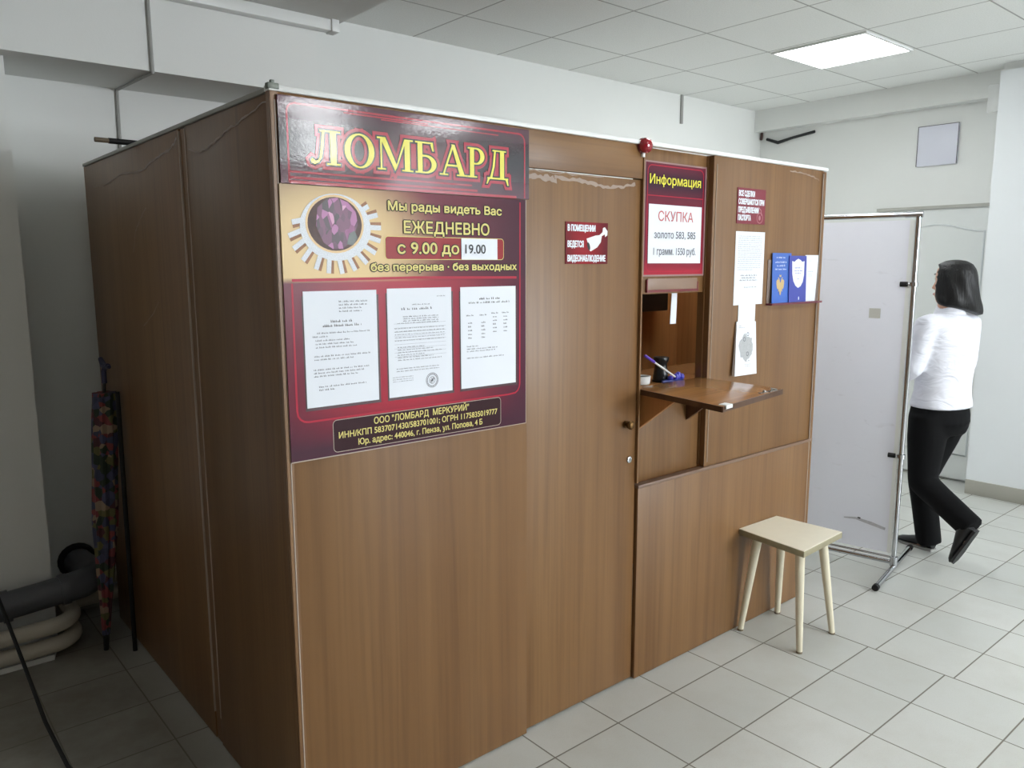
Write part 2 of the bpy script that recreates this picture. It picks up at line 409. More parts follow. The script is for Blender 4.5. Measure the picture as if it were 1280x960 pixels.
struct('baseboard_left', MB().hexa([(-3.2, 1.65, 0), (-0.31, 1.65, 0), (-0.272, 1.78, 0), (-3.2, 1.78, 0)], [(-3.2, 1.65, 0.022), (-0.31, 1.65, 0.022), (-0.272, 1.78, 0.022), (-3.2, 1.78, 0.022)]), 'wall')
struct('baseboard_back', MB().box(-0.272, 5.4, YW-0.02, YW, 0, 0.07), mat('back_skirting', (150, 148, 138), 0.5))

# door in the recess of the far right wall
d = build('door_1', MB().box(XD-0.035, XD, 0.20, 1.03, 0.018, 2.0), 'door_white', org=(XD, 0.6, 0)); d['kind'] = 'structure'
pl = Pl((XD-0.035, 0, 0), (0, -1, 0), (0, 0, 1))
m_groove = mat('door_moulding_groove', (215, 220, 220), 0.5)
arch = []
for i in range(25):
    t = i/24; y = 0.94-0.66*t
    arch.append((-y, 1.83+0.055*math.sin(math.pi*t)**2))
path = [(-0.94, 1.83)]+arch+[(-0.28, 1.83), (-0.28, 1.08), (-0.94, 1.08), (-0.94, 1.83)]
mb = MB(); mb.tube([pl.p(a, b, 0.001) for a, b in path], 0.007, 6)
mb.tube([pl.p(a, b, 0.001) for a, b in [(-0.94, 0.95), (-0.28, 0.95), (-0.28, 0.2), (-0.94, 0.2), (-0.94, 0.95)]], 0.007, 6)
build('moulding', mb, m_groove, d)
mb = MB().lathe(pl.p(-0.265, 1.0, 0.0), [(0.022, 0), (0.022, 0.01), (0.009, 0.012), (0.009, 0.05)], 12, pl.n)
mb.tube([pl.p(-0.265, 1.0, 0.048), pl.p(-0.39, 1.0, 0.05)], 0.008, 8)
mb.add(*[[pl.p(-0.285, 0.9, 0.004), pl.p(-0.245, 0.9, 0.004), pl.p(-0.245, 1.06, 0.004), pl.p(-0.285, 1.06, 0.004)], [(0, 1, 2, 3)]])
build('door_handle', mb, 'steel', d)
struct('trim_3', MB().box(XD-0.05, XD, 0.168, 1.05, 2.0, 2.022), mat('architrave_top', (178, 178, 170), 0.6))
h = build('hatch_panel', MB().box(XD-0.02, XD, 0.51, 0.79, 2.315, 2.60), mat('hatch_white', (224, 226, 238), 0.4, var=0.02), org=(XD, 0.65, 2.315), bevel=0.002)
tag(h, 'square white access hatch high on the far wall above the door', 'hatch')
hl = Pl((XD-0.02, 0, 0), (0, -1, 0), (0, 0, 1)); mb = MB()
strip(mb, hl, [(-0.79, 2.315), (-0.79, 2.60), (-0.51, 2.60), (-0.51, 2.315)], 0.006, 0.0012)
build('seam', mb, mat('hatch_gap', (92, 88, 96), 0.8), h)
jb = build('junction_box', MB().box(XD-0.13, XD-0.10, 0.20, 0.30, 2.62, 2.80), 'white_plastic', bevel=0.004)
tag(jb, 'small white box under the ceiling at the end of the far wall beam', 'junction box')
# cable trunking and loose wires
tr = build('cable_trunking', MB().box(-1.2, 1.04, 1.625, 1.68, 2.685, 2.735), 'white_plastic', org=(0, 1.65, 2.685), bevel=0.003)
tag(tr, 'white plastic cable trunking along the ceiling edge of the left beam', 'cable trunking')
build('end_cap', MB().box(1.035, 1.075, 1.615, 1.683, 2.68, 2.737), 'white_plastic', tr, bevel=0.004)
wr = build('thin_cable', MB().tube([(0.237, 1.672, 2.735), (0.238, 1.672, 2.389), (0.212, 2.122, 2.389), (0.207, 2.122, 1.9)], 0.0075, 8), 'grey_plastic', org=(0.2, 1.7, 1.9))
tag(wr, 'thin grey cable running down the left beam and wall', 'cable')
st = build('cable_strip', MB().box(4.275, 4.30, YW-0.015, YW, 2.683, HC), 'grey_plastic', org=(4.28, YW, 2.68), bevel=0.003)
tag(st, 'short vertical grey cable strip on back wall below the ceiling', 'cable strip')
wr = build('corner_wire', MB().tube([(5.385, 2.115, 2.89), (5.38, 2.11, 2.80), (5.386, 2.112, 2.70), (5.378, 2.11, 2.665)], 0.011, 8), mat('brown_wire', (84, 62, 58), 0.6), org=(5.38, 2.11, 2.66))
tag(wr, 'dark brown wire hanging down the far corner under the ceiling', 'wire')
wr = build('corner_wire', MB().tube([(5.385, 2.06, 2.665), (5.382, 1.95, 2.625), (5.385, 1.82, 2.65), (5.384, 1.62, 2.675)], [0.012, 0.014, 0.011, 0.012], 8), 'black', org=(5.38, 1.8, 2.62))
tag(wr, 'black cable lying along the far wall just below the beam', 'wire')

# ceiling light panels
LG = 'ceiling light panels'
def ceiling_light(x, y, label):
    t = thing('ceiling_light', label, 'light', (x, y, HC-0.02), LG)
    mb = MB()
    for a0, a1, b0, b1 in ((-.3, .3, -.3, -.285), (-.3, .3, .285, .3), (-.3, -.285, -.285, .285), (.285, .3, -.285, .285)):
        mb.box(x+a0, x+a1, y+b0, y+b1, HC-0.012, HC-0.0005)
    build('frame', mb, 'white_plastic', t)
    build('diffuser', MB().box(x-.285, x+.285, y-.285, y+.285, HC-0.009, HC-0.002), m_lamp, t, sm=False)
    return t
k = NT('panel_light'); k.b.inputs['Base Color'].default_value = (0.9, 0.9, 0.9, 1)
k.b.inputs['Emission Color'].default_value = (0.955, 0.985, 1.0, 1); k.b.inputs['Emission Strength'].default_value = PANEL_POWER
m_lamp = k.m
for i, (x, y) in enumerate(PANELS):
    ceiling_light(x, y, 'glowing square white light panel set in the tiled ceiling' if i == 0 else 'unseen square white light panel added overhead')

# pipes in the left niche
sp = thing('drain_pipe', 'thick dark grey drain pipe running along the left wall into a hole', 'pipe', (-0.6, 1.69, 0.2))
m_drain = mat('grey_drain_plastic', (84, 86, 92), 0.45, var=0.15)
mb = MB().tube([(-1.6, 1.70, 0.205), (-0.9, 1.70, 0.225), (-0.2, 1.70, 0.275)], 0.056, 18)
build('straight_pipe', mb, m_drain, sp)
mb = MB().tube([(-0.235, 1.70, 0.273), (-0.17, 1.705, 0.278), (-0.125, 1.74, 0.280), (-0.108, 1.80, 0.275), (-0.108, 1.9, 0.26), (-0.112, 2.128, 0.238)], 0.06, 18)
build('elbow', mb, m_drain, sp)
for x in (-0.26, -0.47): build('collar', MB().tube([(x, 1.70, 0.253+(x+0.5)*0.07), (x+0.03, 1.70, 0.255+(x+0.5)*0.07)], 0.064, 18), m_drain, sp)
build('hole_ring', MB().lathe((-0.112, 2.10, 0.24), [(0.075, 0), (0.082, 0.012), (0.082, 0.027)], 20, (0, 1, 0)), 'black_matt', sp)  # black ring standing in for the dark hole in the wall
m_hp = mat('old_cream_pipe_paint', (196, 190, 176), 0.5, var=0.1)
for nm, z, y0, lab in (('heating_pipe', 0.148, 1.64, 'upper of two cream heating pipes bending under the grey drain pipe'), ('heating_pipe', 0.068, 1.64, 'lower of two cream heating pipes near the left floor')):
    xe = -0.215
    p = [(-1.6, y0, z-0.01), (-0.33, y0, z)]+[(xe-0.11+0.11*math.sin(a), y0+0.11-0.11*math.cos(a), z) for a in [math.radians(d) for d in (15, 30, 45, 60, 75, 90)]]+[(xe, 1.98, z)]
    p += [(xe+0.1-0.1*math.cos(a), 1.98+0.08*math.sin(a), z) for a in [math.radians(d) for d in (30, 60, 90)]]+[(0.4, 2.06, z), (1.2, 2.06, z)]
    tag(build(nm, MB().tube(p, 0.032, 14), m_hp, org=(-0.5, y0, z-0.03)), lab, 'pipe')
rd = build('cord', MB().tube([(-0.40, 0.66, 0.007), (-0.425, 0.82, 0.008), (-0.45, 1.0, 0.085), (-0.468, 1.2, 0.205), (-0.482, 1.4, 0.298), (-0.492, 1.52, 0.36), (-0.50, 1.63, 0.40)], 0.0065, 8), 'black_matt', org=(-0.425, 0.8, 0))
tag(rd, 'thin dark cord hanging from the grey drain pipe to the floor', 'cord')

# ================================================================ BOOTH
LB, DB, HB = 2.633, 1.895, 2.016
booth = thing('kiosk', 'tall brown wood-grain booth with a door and a service window', 'booth', (LB/2, DB/2, 0))
build('side_panel', MB().box(0, 0.018, 0.0, 0.615, 0.004, HB-0.004), 'wood', booth, bevel=0.001)
build('side_panel', MB().box(0, 0.018, 0.672, DB, 0.004, HB-0.004), 'wood', booth, bevel=0.001)
build('batten', MB().box(0.004, 0.02, 0.615, 0.672, 0.004, HB-0.006), 'wood', booth)
mb = MB()
for y in (0.615, 0.672): mb.box(-0.0015, 0.004, y-0.0025, y+0.0025, 0.10, HB-0.01)
build('edge_strip', mb, 'pale_edge', booth)
build('front_panel', MB().box(0.0185, 0.823, 0.0, 0.018, 0.004, HB), 'wood', booth, bevel=0.001)
build('corner_trim', MB().box(-0.0025, 0.0185, -0.003, -0.0005, 0.004, HB).box(-0.003, -0.0005, -0.003, 0.016, 0.004, HB), 'wood', booth)
build('corner_edge', MB().box(0.009, 0.012, -0.0045, -0.003, 0.02, HB-0.02), 'pale_edge', booth)
build('lintel', MB().box(0.823, 1.377, 0.004, 0.022, 1.900, HB), 'wood_h', booth, bevel=0.001)
door = build('door', MB().box(0.8275, 1.372, 0.012, 0.030, 0.010, 1.896), 'wood', booth, bevel=0.001)
mb = MB().lathe((1.315, 0.012, 1.022), [(0.014, 0), (0.014, 0.004), (0.008, 0.006), (0.008, 0.016), (0.015, 0.018), (0.017, 0.026), (0.012, 0.034), (0.004, 0.036)], 14, (0, -1, 0))
build('knob', mb, 'brass', door)
mb = MB().lathe((1.336, 0.012, 0.886), [(0.013, 0), (0.013, 0.005), (0.010, 0.007), (0.002, 0.007)], 16, (0, -1, 0)).box(1.3345, 1.3375, 0.0035, 0.0045, 0.879, 0.893)
build('keyhole', mb, 'chrome', door)
# service window bay: head panel, sill panel
build('window_head', MB().box(1.379, 1.787, 0.034, 0.052, 1.492, HB), 'wood', booth, bevel=0.001)
build('window_sill_panel', MB().box(1.379, 1.787, 0.034, 0.052, 0.78, 1.128), 'wood', booth, bevel=0.001)
build('jamb', MB().box(1.372, 1.379, 0.0, 0.05, 0.79, HB), 'wood', booth)
build('jamb', MB().box(1.782, 1.802, 0.027, 0.058, 0.79, HB), 'wood', booth)
build('right_panel', MB().box(1.790, 2.615, 0.004, 0.026, 0.782, HB), 'wood', booth, bevel=0.001)
mb = MB().box(1.7875, 1.7905, 0.003, 0.027, 0.785, HB-0.004)
build('panel_edge', mb, 'wood', booth)
build('panel_edge', MB().box(1.806, 1.8105, 0.0022, 0.005, 0.80, HB-0.03), mat('pale_joint_line', (150, 130, 112), 0.5), booth)
build('lower_panel', MB().box(1.379, 2.615, 0.0, 0.018, 0.004, 0.768), 'wood', booth, bevel=0.001)
build('rail', MB().box(1.377, 2.628, -0.004, 0.03, 0.768, 0.781), 'rail', booth, bevel=0.0015)
build('side_panel', MB().box(LB-0.018, LB, 0.0, DB, 0.004, HB-0.004), 'wood', booth, bevel=0.001)
build('edge_strip', MB().box(2.605, 2.609, -0.0015, 0.0025, 0.02, HB-0.012), 'pale_edge', booth)
build('back_panel', MB().box(0.018, LB-0.018, DB-0.018, DB, 0.004, HB-0.004), 'wood', booth)
mb = MB().box(-0.004, LB+0.004, -0.006, 0.024, HB, HB+0.014).box(LB-0.02, LB+0.004, 0.024, DB, HB, HB+0.014)
build('top_edging', mb, 'white_plastic', booth, bevel=0.002)
build('top_edging', MB().box(-0.004, 0.02, 0.024, DB, HB-0.002, HB+0.010), 'grey_plastic', booth, bevel=0.002)
build('corner_cap', MB().box(-0.007, 0.022, -0.008, 0.010, HB+0.004, HB+0.018).box(0.003, 0.013, -0.003, 0.007, HB+0.018, HB+0.026), mat('grey_green_cap', (112, 118, 110), 0.5), booth, bevel=0.002)
build('partition', MB().box(1.2, LB-0.019, 0.80, 0.818, 0.004, 2.0), 'wood_in', booth)
build('inner_lining', MB().box(LB-0.022, LB-0.0185, 0.03, 0.80, 0.004, 2.0), 'wood_in', booth)
build('inner_counter', MB().box(1.382, LB-0.023, 0.053, 0.42, 1.112, 1.134), 'wood_shelf', booth, bevel=0.001)
build('hanging_strip', MB().hexa([(1.612, 0.056, 1.372), (1.648, 0.056, 1.372), (1.648, 0.058, 1.372), (1.612, 0.058, 1.372)], [(1.622, 0.056, 1.55), (1.652, 0.056, 1.55), (1.652, 0.058, 1.55), (1.622, 0.058, 1.55)]), 'paper', booth, label='white paper strip')
# pale smears of glue under the top edges
def smear(pl, pts, wd, seed, parent, h=0.0012):
    r = random.Random(seed); P = []
    for i in range(len(pts)-1):
        for j in range(6):
            t = j/6; P.append((pts[i][0]*(1-t)+pts[i+1][0]*t, pts[i][1]*(1-t)+pts[i+1][1]*t+r.uniform(-.0035, .0035)))
    P.append(pts[-1])
    W = [wd*r.uniform(0.4, 1.3) for _ in P]
    return build('glue_smear', strip(MB(), pl, P, W, h), 'smear', parent)
left = Pl((0, 0, 0), (0, -1, 0), (0, 0, 1))     # left face, normal -x, a = -y
smear(left, [(-0.02, 1.995), (-0.15, 1.975), (-0.30, 1.955), (-0.42, 1.93), (-0.50, 1.926), (-0.59, 1.944)], 0.006, 1, booth)
smear(left, [(-0.69, 1.985), (-0.75, 1.962), (-0.90, 1.95), (-1.05, 1.925), (-1.30, 1.935), (-1.60, 1.915), (-1.75, 1.922)], 0.007, 2, booth)
smear(left, [(-1.05, 1.80), (-1.12, 1.77), (-1.2, 1.72), (-1.24, 1.65)], 0.003, 3, booth)
smear(left, [(-0.98, 1.48), (-1.08, 1.42), (-1.18, 1.385)], 0.0025, 4, booth)
dp = front(0.012)
smear(dp, [(0.835, 1.872), (0.90, 1.874), (0.96, 1.868)], 0.02, 5, door)
smear(dp, [(0.835, 1.893), (1.0, 1.8925), (1.18, 1.893)], 0.004, 8, door)
smear(dp, [(0.95, 1.878), (1.05, 1.876), (1.13, 1.868), (1.20, 1.860), (1.28, 1.868), (1.34, 1.882)], 0.012, 6, door)
smear(front(0.004), [(2.33, 1.998), (2.45, 1.995), (2.52, 1.987), (2.575, 1.972)], 0.006, 7, booth)
# plate under the price poster (blank brown bar with a red lower lip)
plq = tag(build('name_plate', slab(MB(), front(0.034), 1.440, 1.735, 1.507, 1.549, 0, 0.008), mat('brown_holder', (140, 114, 96), 0.35), org=(1.58, 0.03, 1.505), bevel=0.001), 'narrow blank brown plate with a red lip above the service window', 'plate')
build('red_lip', slab(MB(), front(0.034), 1.434, 1.742, 1.498, 1.507, 0, 0.010).box(1.434, 1.440, 0.026, 0.034, 1.507, 1.545).box(1.735, 1.742, 0.026, 0.034, 1.507, 1.535), mat('dark_red_lip', (112, 30, 36), 0.4), plq)

# flap shelf with two brackets, hinged in the service window
shelf = build('flap_shelf', MB().hexa([(1.388, 0.034, 1.126), (1.372, -0.363, 1.112), (1.80, -0.325, 1.123), (1.786, 0.034, 1.130)], [(1.388, 0.034, 1.146), (1.372, -0.363, 1.132), (1.80, -0.325, 1.143), (1.786, 0.034, 1.150)]), 'wood_shelf', booth, bevel=0.001)
strip_mb = MB().hexa([(1.371, -0.3655, 1.112), (1.80, -0.3275, 1.123), (1.80, -0.3245, 1.123), (1.3705, -0.362, 1.112)], [(1.371, -0.3655, 1.1315), (1.80, -0.3275, 1.1425), (1.80, -0.3245, 1.1425), (1.3705, -0.362, 1.1315)])
strip_mb.hexa([(1.3685, -0.363, 1.112), (1.372, -0.363, 1.112), (1.388, 0.034, 1.126), (1.3845, 0.034, 1.126)], [(1.3685, -0.363, 1.1315), (1.372, -0.363, 1.1315), (1.388, 0.034, 1.1455), (1.3845, 0.034, 1.1455)])
build('edge_band', strip_mb, 'wood_edge', shelf)
for x in (1.40, 1.70):
    mb = MB().prism([(x, 0.034, 0.985), (x, 0.034, 1.124), (x, -0.145, 1.118), (x, -0.125, 1.105)], (0.016, 0, 0))
    build('bracket', mb, 'wood_edge' if x > 1.5 else 'wood_in', shelf)
mb = MB().box(1.66, 1.715, -0.325, -0.313, 1.1395, 1.1425).box(1.715, 1.765, -0.328, -0.316, 1.141, 1.1445)
mb.tube([(1.72, -0.332, 1.147), (1.735, -0.318, 1.150), (1.75, -0.332, 1.147)], 0.003, 6).lathe((1.69, -0.319, 1.142), [(0.006, 0), (0.006, 0.006), (0.003, 0.007)], 8)
build('latch', mb, 'steel', shelf)
tag(build('white_tag', MB().hexa([(1.385, -0.369, 1.122), (1.425, -0.366, 1.123), (1.425, -0.335, 1.1335), (1.385, -0.338, 1.1325)], [(1.385, -0.369, 1.1345), (1.425, -0.366, 1.1355), (1.425, -0.335, 1.1358), (1.385, -0.338, 1.1348)]), 'white_plastic'), 'small white tag on the near corner of the service shelf', 'tag')

# ---- things behind the service window
mon = thing('monitor', 'black screen back hanging high behind the service window', 'monitor', (2.18, 0.79, 1.35))
build('housing', MB().box(1.95, 2.405, 0.70, 0.76, 1.367, 1.62), 'black', mon, bevel=0.006)
build('mount', MB().box(2.15, 2.25, 0.76, 0.80, 1.42, 1.56), 'black_matt', mon)
cup = thing('ink_pad_cup', 'small white round tub with a dark filling at the window', 'tub', (1.522, 0.15, 1.134))
build('tub', MB().lathe((1.535, 0.13, 1.134), [(0.030, 0), (0.034, 0.004), (0.038, 0.034), (0.034, 0.034), (0.032, 0.026)], 20), 'white_plastic', cup)
build('filling', MB().lathe((1.535, 0.13, 1.155), [(0.033, 0), (0.033, 0.008), (0.001, 0.009)], 20), 'black_matt', cup)
sm_ = thing('stamp', 'black round rubber stamp standing on the window counter', 'stamp', (1.655, 0.13, 1.134))
build('handle', MB().lathe((1.655, 0.13, 1.140), [(0.030, 0), (0.032, 0.006), (0.029, 0.03), (0.025, 0.055), (0.025, 0.07), (0.030, 0.078), (0.032, 0.088), (0.030, 0.094), (0.004, 0.097)], 20), 'black', sm_)
build('base', MB().lathe((1.655, 0.13, 1.134), [(0.035, 0), (0.035, 0.007), (0.03, 0.008)], 20), 'black_matt', sm_)
m_blue = mat('blue_violet_plastic', (70, 66, 178), 0.35)
ph = thing('pen_holder', 'low blue desk holder lying behind the service shelf', 'pen holder', (1.68, 0.09, 1.134))
mb = MB(); c = [(1.60, 0.075), (1.66, 0.06), (1.72, 0.065), (1.745, 0.085), (1.72, 0.105), (1.62, 0.098)]
mb.prism([(a, b, 1.1345) for a, b in c], (0, 0, 0.012))
build('base', mb, mat('dark_blue_plastic', (50, 60, 130), 0.35), ph, bevel=0.002)
mb = MB()
for a, b, e in ((1.69, 0.08, 0.02), (1.71, 0.085, 0.025), (1.725, 0.08, 0.018), (1.66, 0.085, 0.014)): mb.lathe((a, b, 1.146), [(0.010, 0), (0.012, e*0.5), (0.008, e), (0.001, e+0.003)], 10)
build('cap', mb, m_blue, ph)
pen = thing('pen', 'white ballpoint pen with violet cap slanting out of the blue holder', 'pen', (1.63, 0.07, 1.15))
A, B = Vector((1.660, 0.062, 1.160)), Vector((1.478, 0.066, 1.258))
build('barrel', MB().tube([A, A.lerp(B, 0.72)], 0.0042, 8), 'white_plastic', pen)
build('cap', MB().tube([A.lerp(B, 0.70), B.lerp(A, 0.02), B], [0.0062, 0.0062, 0.004], 8), mat('violet_plastic', (92, 62, 176), 0.35), pen)

# ================================================================ SIGNS ON THE FRONT
def print_mat(name, build_fn, rough, ripples=0.0):
    k = NT(name)
    pos = k.n('ShaderNodeNewGeometry').outputs['Position']
    xyz = k.n('ShaderNodeSeparateXYZ', {0: pos})
    k.link(build_fn(k, xyz.outputs[0], xyz.outputs[2], pos), 'Base Color')
    k.b.inputs['Roughness'].default_value = rough
    k.b.inputs['Specular IOR Level'].default_value = 0.25 if ripples else 0.2
    if ripples:
        k.b.inputs['Coat Weight'].default_value = 0.9; k.b.inputs['Coat Roughness'].default_value = 0.04
        a = k.n('ShaderNodeTexNoise', {'Vector': pos, 'Scale': 130.0, 'Detail': 3.0, 'Distortion': 0.4}).outputs[0]
        bp_ = k.n('ShaderNodeBump', {'Height': a, 'Strength': ripples, 'Distance': 0.00010}).outputs[0]
        k.link(bp_, 'Normal'); k.link(bp_, 'Coat Normal')
    return k.m
def bell(k, v, c, wd):      # 1 at c falling to 0 at distance wd
    return k.n('ShaderNodeMapRange', {0: k.math('ABSOLUTE', k.math('SUBTRACT', v, c)), 1: 0.0, 2: wd, 3: 1.0, 4: 0.0}, interpolation_type='SMOOTHSTEP').outputs[0]
def header_col(k, x, z, pos):
    f = bell(k, z, 1.905, 0.12)
    c = k.mix(f, lin((80, 26, 50)), lin((24, 16, 26)))
    return k.mix(k.math('MULTIPLY', bell(k, x, 0.43, 0.25), k.math('SUBTRACT', 1.0, bell(k, z, 2.0, 0.16))), c, lin((104, 22, 44)))
def poster_col(k, x, z, pos):
    top = k.n('ShaderNodeMapRange', {0: z, 1: 1.555, 2: 1.57}).outputs[0]
    c1 = k.mix(bell(k, x, 0.40, 0.45), lin((66, 26, 44)), lin((112, 28, 48)))                      # upper band
    glow = k.n('ShaderNodeMapRange', {0: k.math('SQRT', k.math('ADD', k.math('POWER', k.math('MULTIPLY', k.math('SUBTRACT', x, 0.15), 0.72), 2.0), k.math('POWER', k.math('SUBTRACT', z, 1.64), 2.0))), 1: 0.09, 2: 0.27, 3: 1.0, 4: 0.0}, interpolation_type='SMOOTHSTEP').outputs[0]
    c1 = k.mix(glow, c1, lin((222, 192, 136)))
    c2 = k.mix(bell(k, x, 0.36, 0.50), lin((70, 24, 46)), lin((168, 36, 56)))                      # lower panel
    c2 = k.mix(k.n('ShaderNodeMapRange', {0: z, 1: 1.12, 2: 1.22, 3: 1.0, 4: 0.0}).outputs[0], c2, lin((68, 26, 46)))
    return k.mix(top, c2, c1)
M['header'] = print_mat('header_print', header_col, 0.10, 1.0)
M['poster'] = print_mat('poster_print', poster_col, 0.3, 0.0)
Hf = front(0.0)
# -- header board with the shop word in serif capitals
hd = tag(build('shop_sign', slab(MB(), Hf, 0.014, 0.821, 1.800, 2.008, 0.0045, 0.0115), 'header', org=(0.42, -0.005, 1.80)), 'long glossy dark sign with big yellow serif capitals at the booth top', 'sign')
T0 = 0.0115+0.0004
mb = MB()
strip(mb, Hf, [(0.036, 1.803), (0.036, 1.972)]+[(0.036+0.02-0.02*math.cos(t), 1.972+0.02*math.sin(t)) for t in (0.5, 1.0, 1.57)]+[(0.78, 1.992)]+[(0.78+0.023*math.sin(t), 1.969+0.023*math.cos(t)) for t in (0.4, 0.8, 1.2, 1.57)]+[(0.803, 1.803)], 0.005, T0)
strip(mb, Hf, [(0.19, 1.985), (0.45, 1.985)], 0.004, T0)
for z, a, b, t in ((1.829, 0.036, 0.60, 0.005), (1.815, 0.036, 0.62, 0.006), (1.8045, 0.036, 0.77, 0.007), (1.980, 0.30, 0.70, 0.003)):
    rect(mb, Hf, a, b, z-t/2, z+t/2, T0)
for nm, c_ in (('yellow', (232, 222, 84)), ('red_line', (170, 30, 54)), ('print_black', (22, 10, 14))):
    M['gloss_'+nm] = print_mat('gloss_'+nm, (lambda c_: lambda k, x, z, p: k.mix(0.0, lin(c_), lin(c_)))(c_), 0.10, 1.0)
build('border_lines', mb, 'gloss_red_line', hd)
def arc(cx, cy, rx, ry, t0, t1, n=14): return [(cx+rx*math.cos(math.radians(t0+(t1-t0)*i/n)), cy+ry*math.sin(math.radians(t0+(t1-t0)*i/n))) for i in range(n+1)]
def R4(a0, a1, b0, b1): return [(a0, b0), (a1, b0), (a1, b1), (a0, b1)]
s_ = 0.05   # serif height
def band(o, i): return o+i[::-1]
GL = {   # glyph outlines in a box one capital high
 'L': [R4(.32, 1.0, .95, 1.0), R4(.66, .86, 0, 1.0), R4(.54, .99, 0, s_), [(.40, .97), (.48, .97), (.42, .45), (.37, .20), (.27, .05), (.13, -.01), (.02, .03), (0, .11), (.05, .16), (.12, .13), (.16, .09), (.23, .11), (.29, .20), (.33, .42)]],
 'O': [band(arc(.52, .5, .50, .52, 90, 270), arc(.52, .5, .31, .47, 90, 270)), band(arc(.52, .5, .50, .52, -90, 90), arc(.52, .5, .31, .47, -90, 90))],
 'M': [R4(0, .30, 0, s_), R4(.11, .17, 0, .97), R4(0, .22, .95, 1.0), [(.10, 1), (.30, 1), (.72, .14), (.64, -.01)], [(.64, -.01), (.70, .12), (1.03, 1), (1.0, .88)][:0] or [(.62, 0), (.69, .06), (1.08, 1), (1.0, 1)], R4(1.0, 1.2, 0, 1), R4(.90, 1.32, 0, s_), R4(1.05, 1.32, .95, 1.0)],
 'B': [R4(.10, .29, 0, 1), R4(0, .72, .95, 1.0), [(.72, .99), (.76, .72), (.70, .72), (.62, .93)], R4(0, .4, 0, s_), band([(.27, .59)]+arc(.42, .295, .44, .295, 85, -90)+[(.27, 0.0)], [(.27, .53)]+arc(.40, .29, .26, .24, 85, -90)+[(.27, .05)])],
 'A': [[(.50, 1.02), (.58, 1.02), (.18, .02), (.11, .02)], [(.47, 1.02), (.60, 1.02), (1.0, .02), (.80, .02)], R4(.28, .80, .30, .36), R4(0, .33, 0, s_), R4(.68, 1.12, 0, s_)],
 'P': [R4(.10, .29, 0, 1), R4(0, .35, .95, 1.0), R4(0, .42, 0, s_), band([(.27, 1.0)]+arc(.40, .72, .38, .28, 85, -90)+[(.27, .44)], [(.27, .95)]+arc(.38, .72, .20, .225, 85, -90)+[(.27, .495)])],
 'D': [R4(.30, .95, .95, 1.0), R4(.66, .86, 0.03, 1.0), R4(.05, 1.06, 0, s_+.01), [(.08, .05), (.0, -.17), (.05, -.17), (.16, .0)], [(1.03, .05), (1.08, -.19), (1.02, -.19), (.93, .0)], [(.38, .97), (.46, .97), (.40, .45), (.28, .04), (.17, .04), (.30, .42)]],
}
for g in ('M',): GL[g] = [p for p in GL[g] if len(p) > 2]
LET = [('L', .094, .177, 1.0), ('O', .187, .278, 1.04), ('M', .285, .397, 1.32), ('B', .404, .475, .87), ('A', .485, .583, 1.12), ('P', .584, .646, .79), ('D', .652, .737, 1.08)]
def word(off, h):
    mb = MB(); ct = 0
    for g, a0, a1, wd in LET:
        kx = (a1-a0)/wd
        for pg in GL[g]:
            pts = [(a0+x*kx, 1.852+y*0.084) for x, y in pg]
            if off: pts = offset_poly(pts, off)
            ct += 1; mb.prism([Hf.p(a, b, h) for a, b in pts], Hf.n*(0.0002+ct*1.2e-5))
    return mb
build('letter_glow', word(0.0125, T0+0.0003), 'gloss_red_line', hd, sm=False)
build('letter_outline', word(0.0042, T0+0.0010), 'gloss_print_black', hd, sm=False)
build('lettering', word(0, T0+0.0017), 'gloss_yellow', hd, sm=False)
# -- main poster below
po = tag(build('poster', slab(MB(), Hf, 0.010, 0.811, 1.097, 1.7985, 0.0045, 0.0085), 'poster', org=(0.41, -0.005, 1.097)), 'large red and gold opening hours poster with ring picture on booth front', 'poster')
T1 = 0.0085+0.0004
build('rim', strip(MB(), Hf, [(0.010, 1.097), (0.811, 1.097), (0.811, 1.7985)], 0.003, T1+0.0002), 'pale_edge', po)
mb = MB()
strip(mb, Hf, [(0.032, 1.563), (0.40, 1.566), (0.772, 1.562)], 0.007, T1+0.0002)
strip(mb, Hf, [(0.032, 1.555), (0.031, 1.232)]+[(0.061-0.03*math.cos(t), 1.228-0.03*math.sin(t)) for t in (0.4, 0.8, 1.2, 1.57)]+[(0.74, 1.198)]+[(0.755+0.03*math.sin(t), 1.228-0.03*math.cos(t)) for t in (0.4, 0.8, 1.2, 1.57)]+[(0.787, 1.79)], 0.005, T1)
build('border_lines', mb, 'red_line', po)
# picture of the ring
def ell(cx, cz, rx, rz, n=40, rot=0.0):
    return [(cx+rx*math.cos(2*math.pi*i/n)*math.cos(rot)-rz*math.sin(2*math.pi*i/n)*math.sin(rot), cz+rx*math.cos(2*math.pi*i/n)*math.sin(rot)+rz*math.sin(2*math.pi*i/n)*math.cos(rot)) for i in range(n)]
M['diamond'] = mat('diamond_print', (196, 200, 206), 0.35, var=0.45, vscale=420)
M['gold_print'] = mat('gold_print', (206, 168, 104), 0.35, var=0.2, vscale=40)
M['brown_print'] = mat('brown_print', (72, 42, 36), 0.5, var=0.5, vscale=60)
M['prong_gap'] = mat('prong_gap_print', (150, 104, 70), 0.5, var=0.5, vscale=60)
k = NT('gem_print'); pos = k.n('ShaderNodeNewGeometry').outputs['Position']
vz = k.n('ShaderNodeTexVoronoi', {'Vector': k.n('ShaderNodeVectorMath', {0: pos, 1: (75.0, 1.0, 42.0)}, operation='MULTIPLY').outputs[0], 'Scale': 1.0, 'Randomness': 1.0})
rmp = k.n('ShaderNodeValToRGB', {0: k.n('ShaderNodeSeparateColor', {0: vz.outputs['Color']}).outputs[0]}); cr = rmp.color_ramp; cr.interpolation = 'CONSTANT'
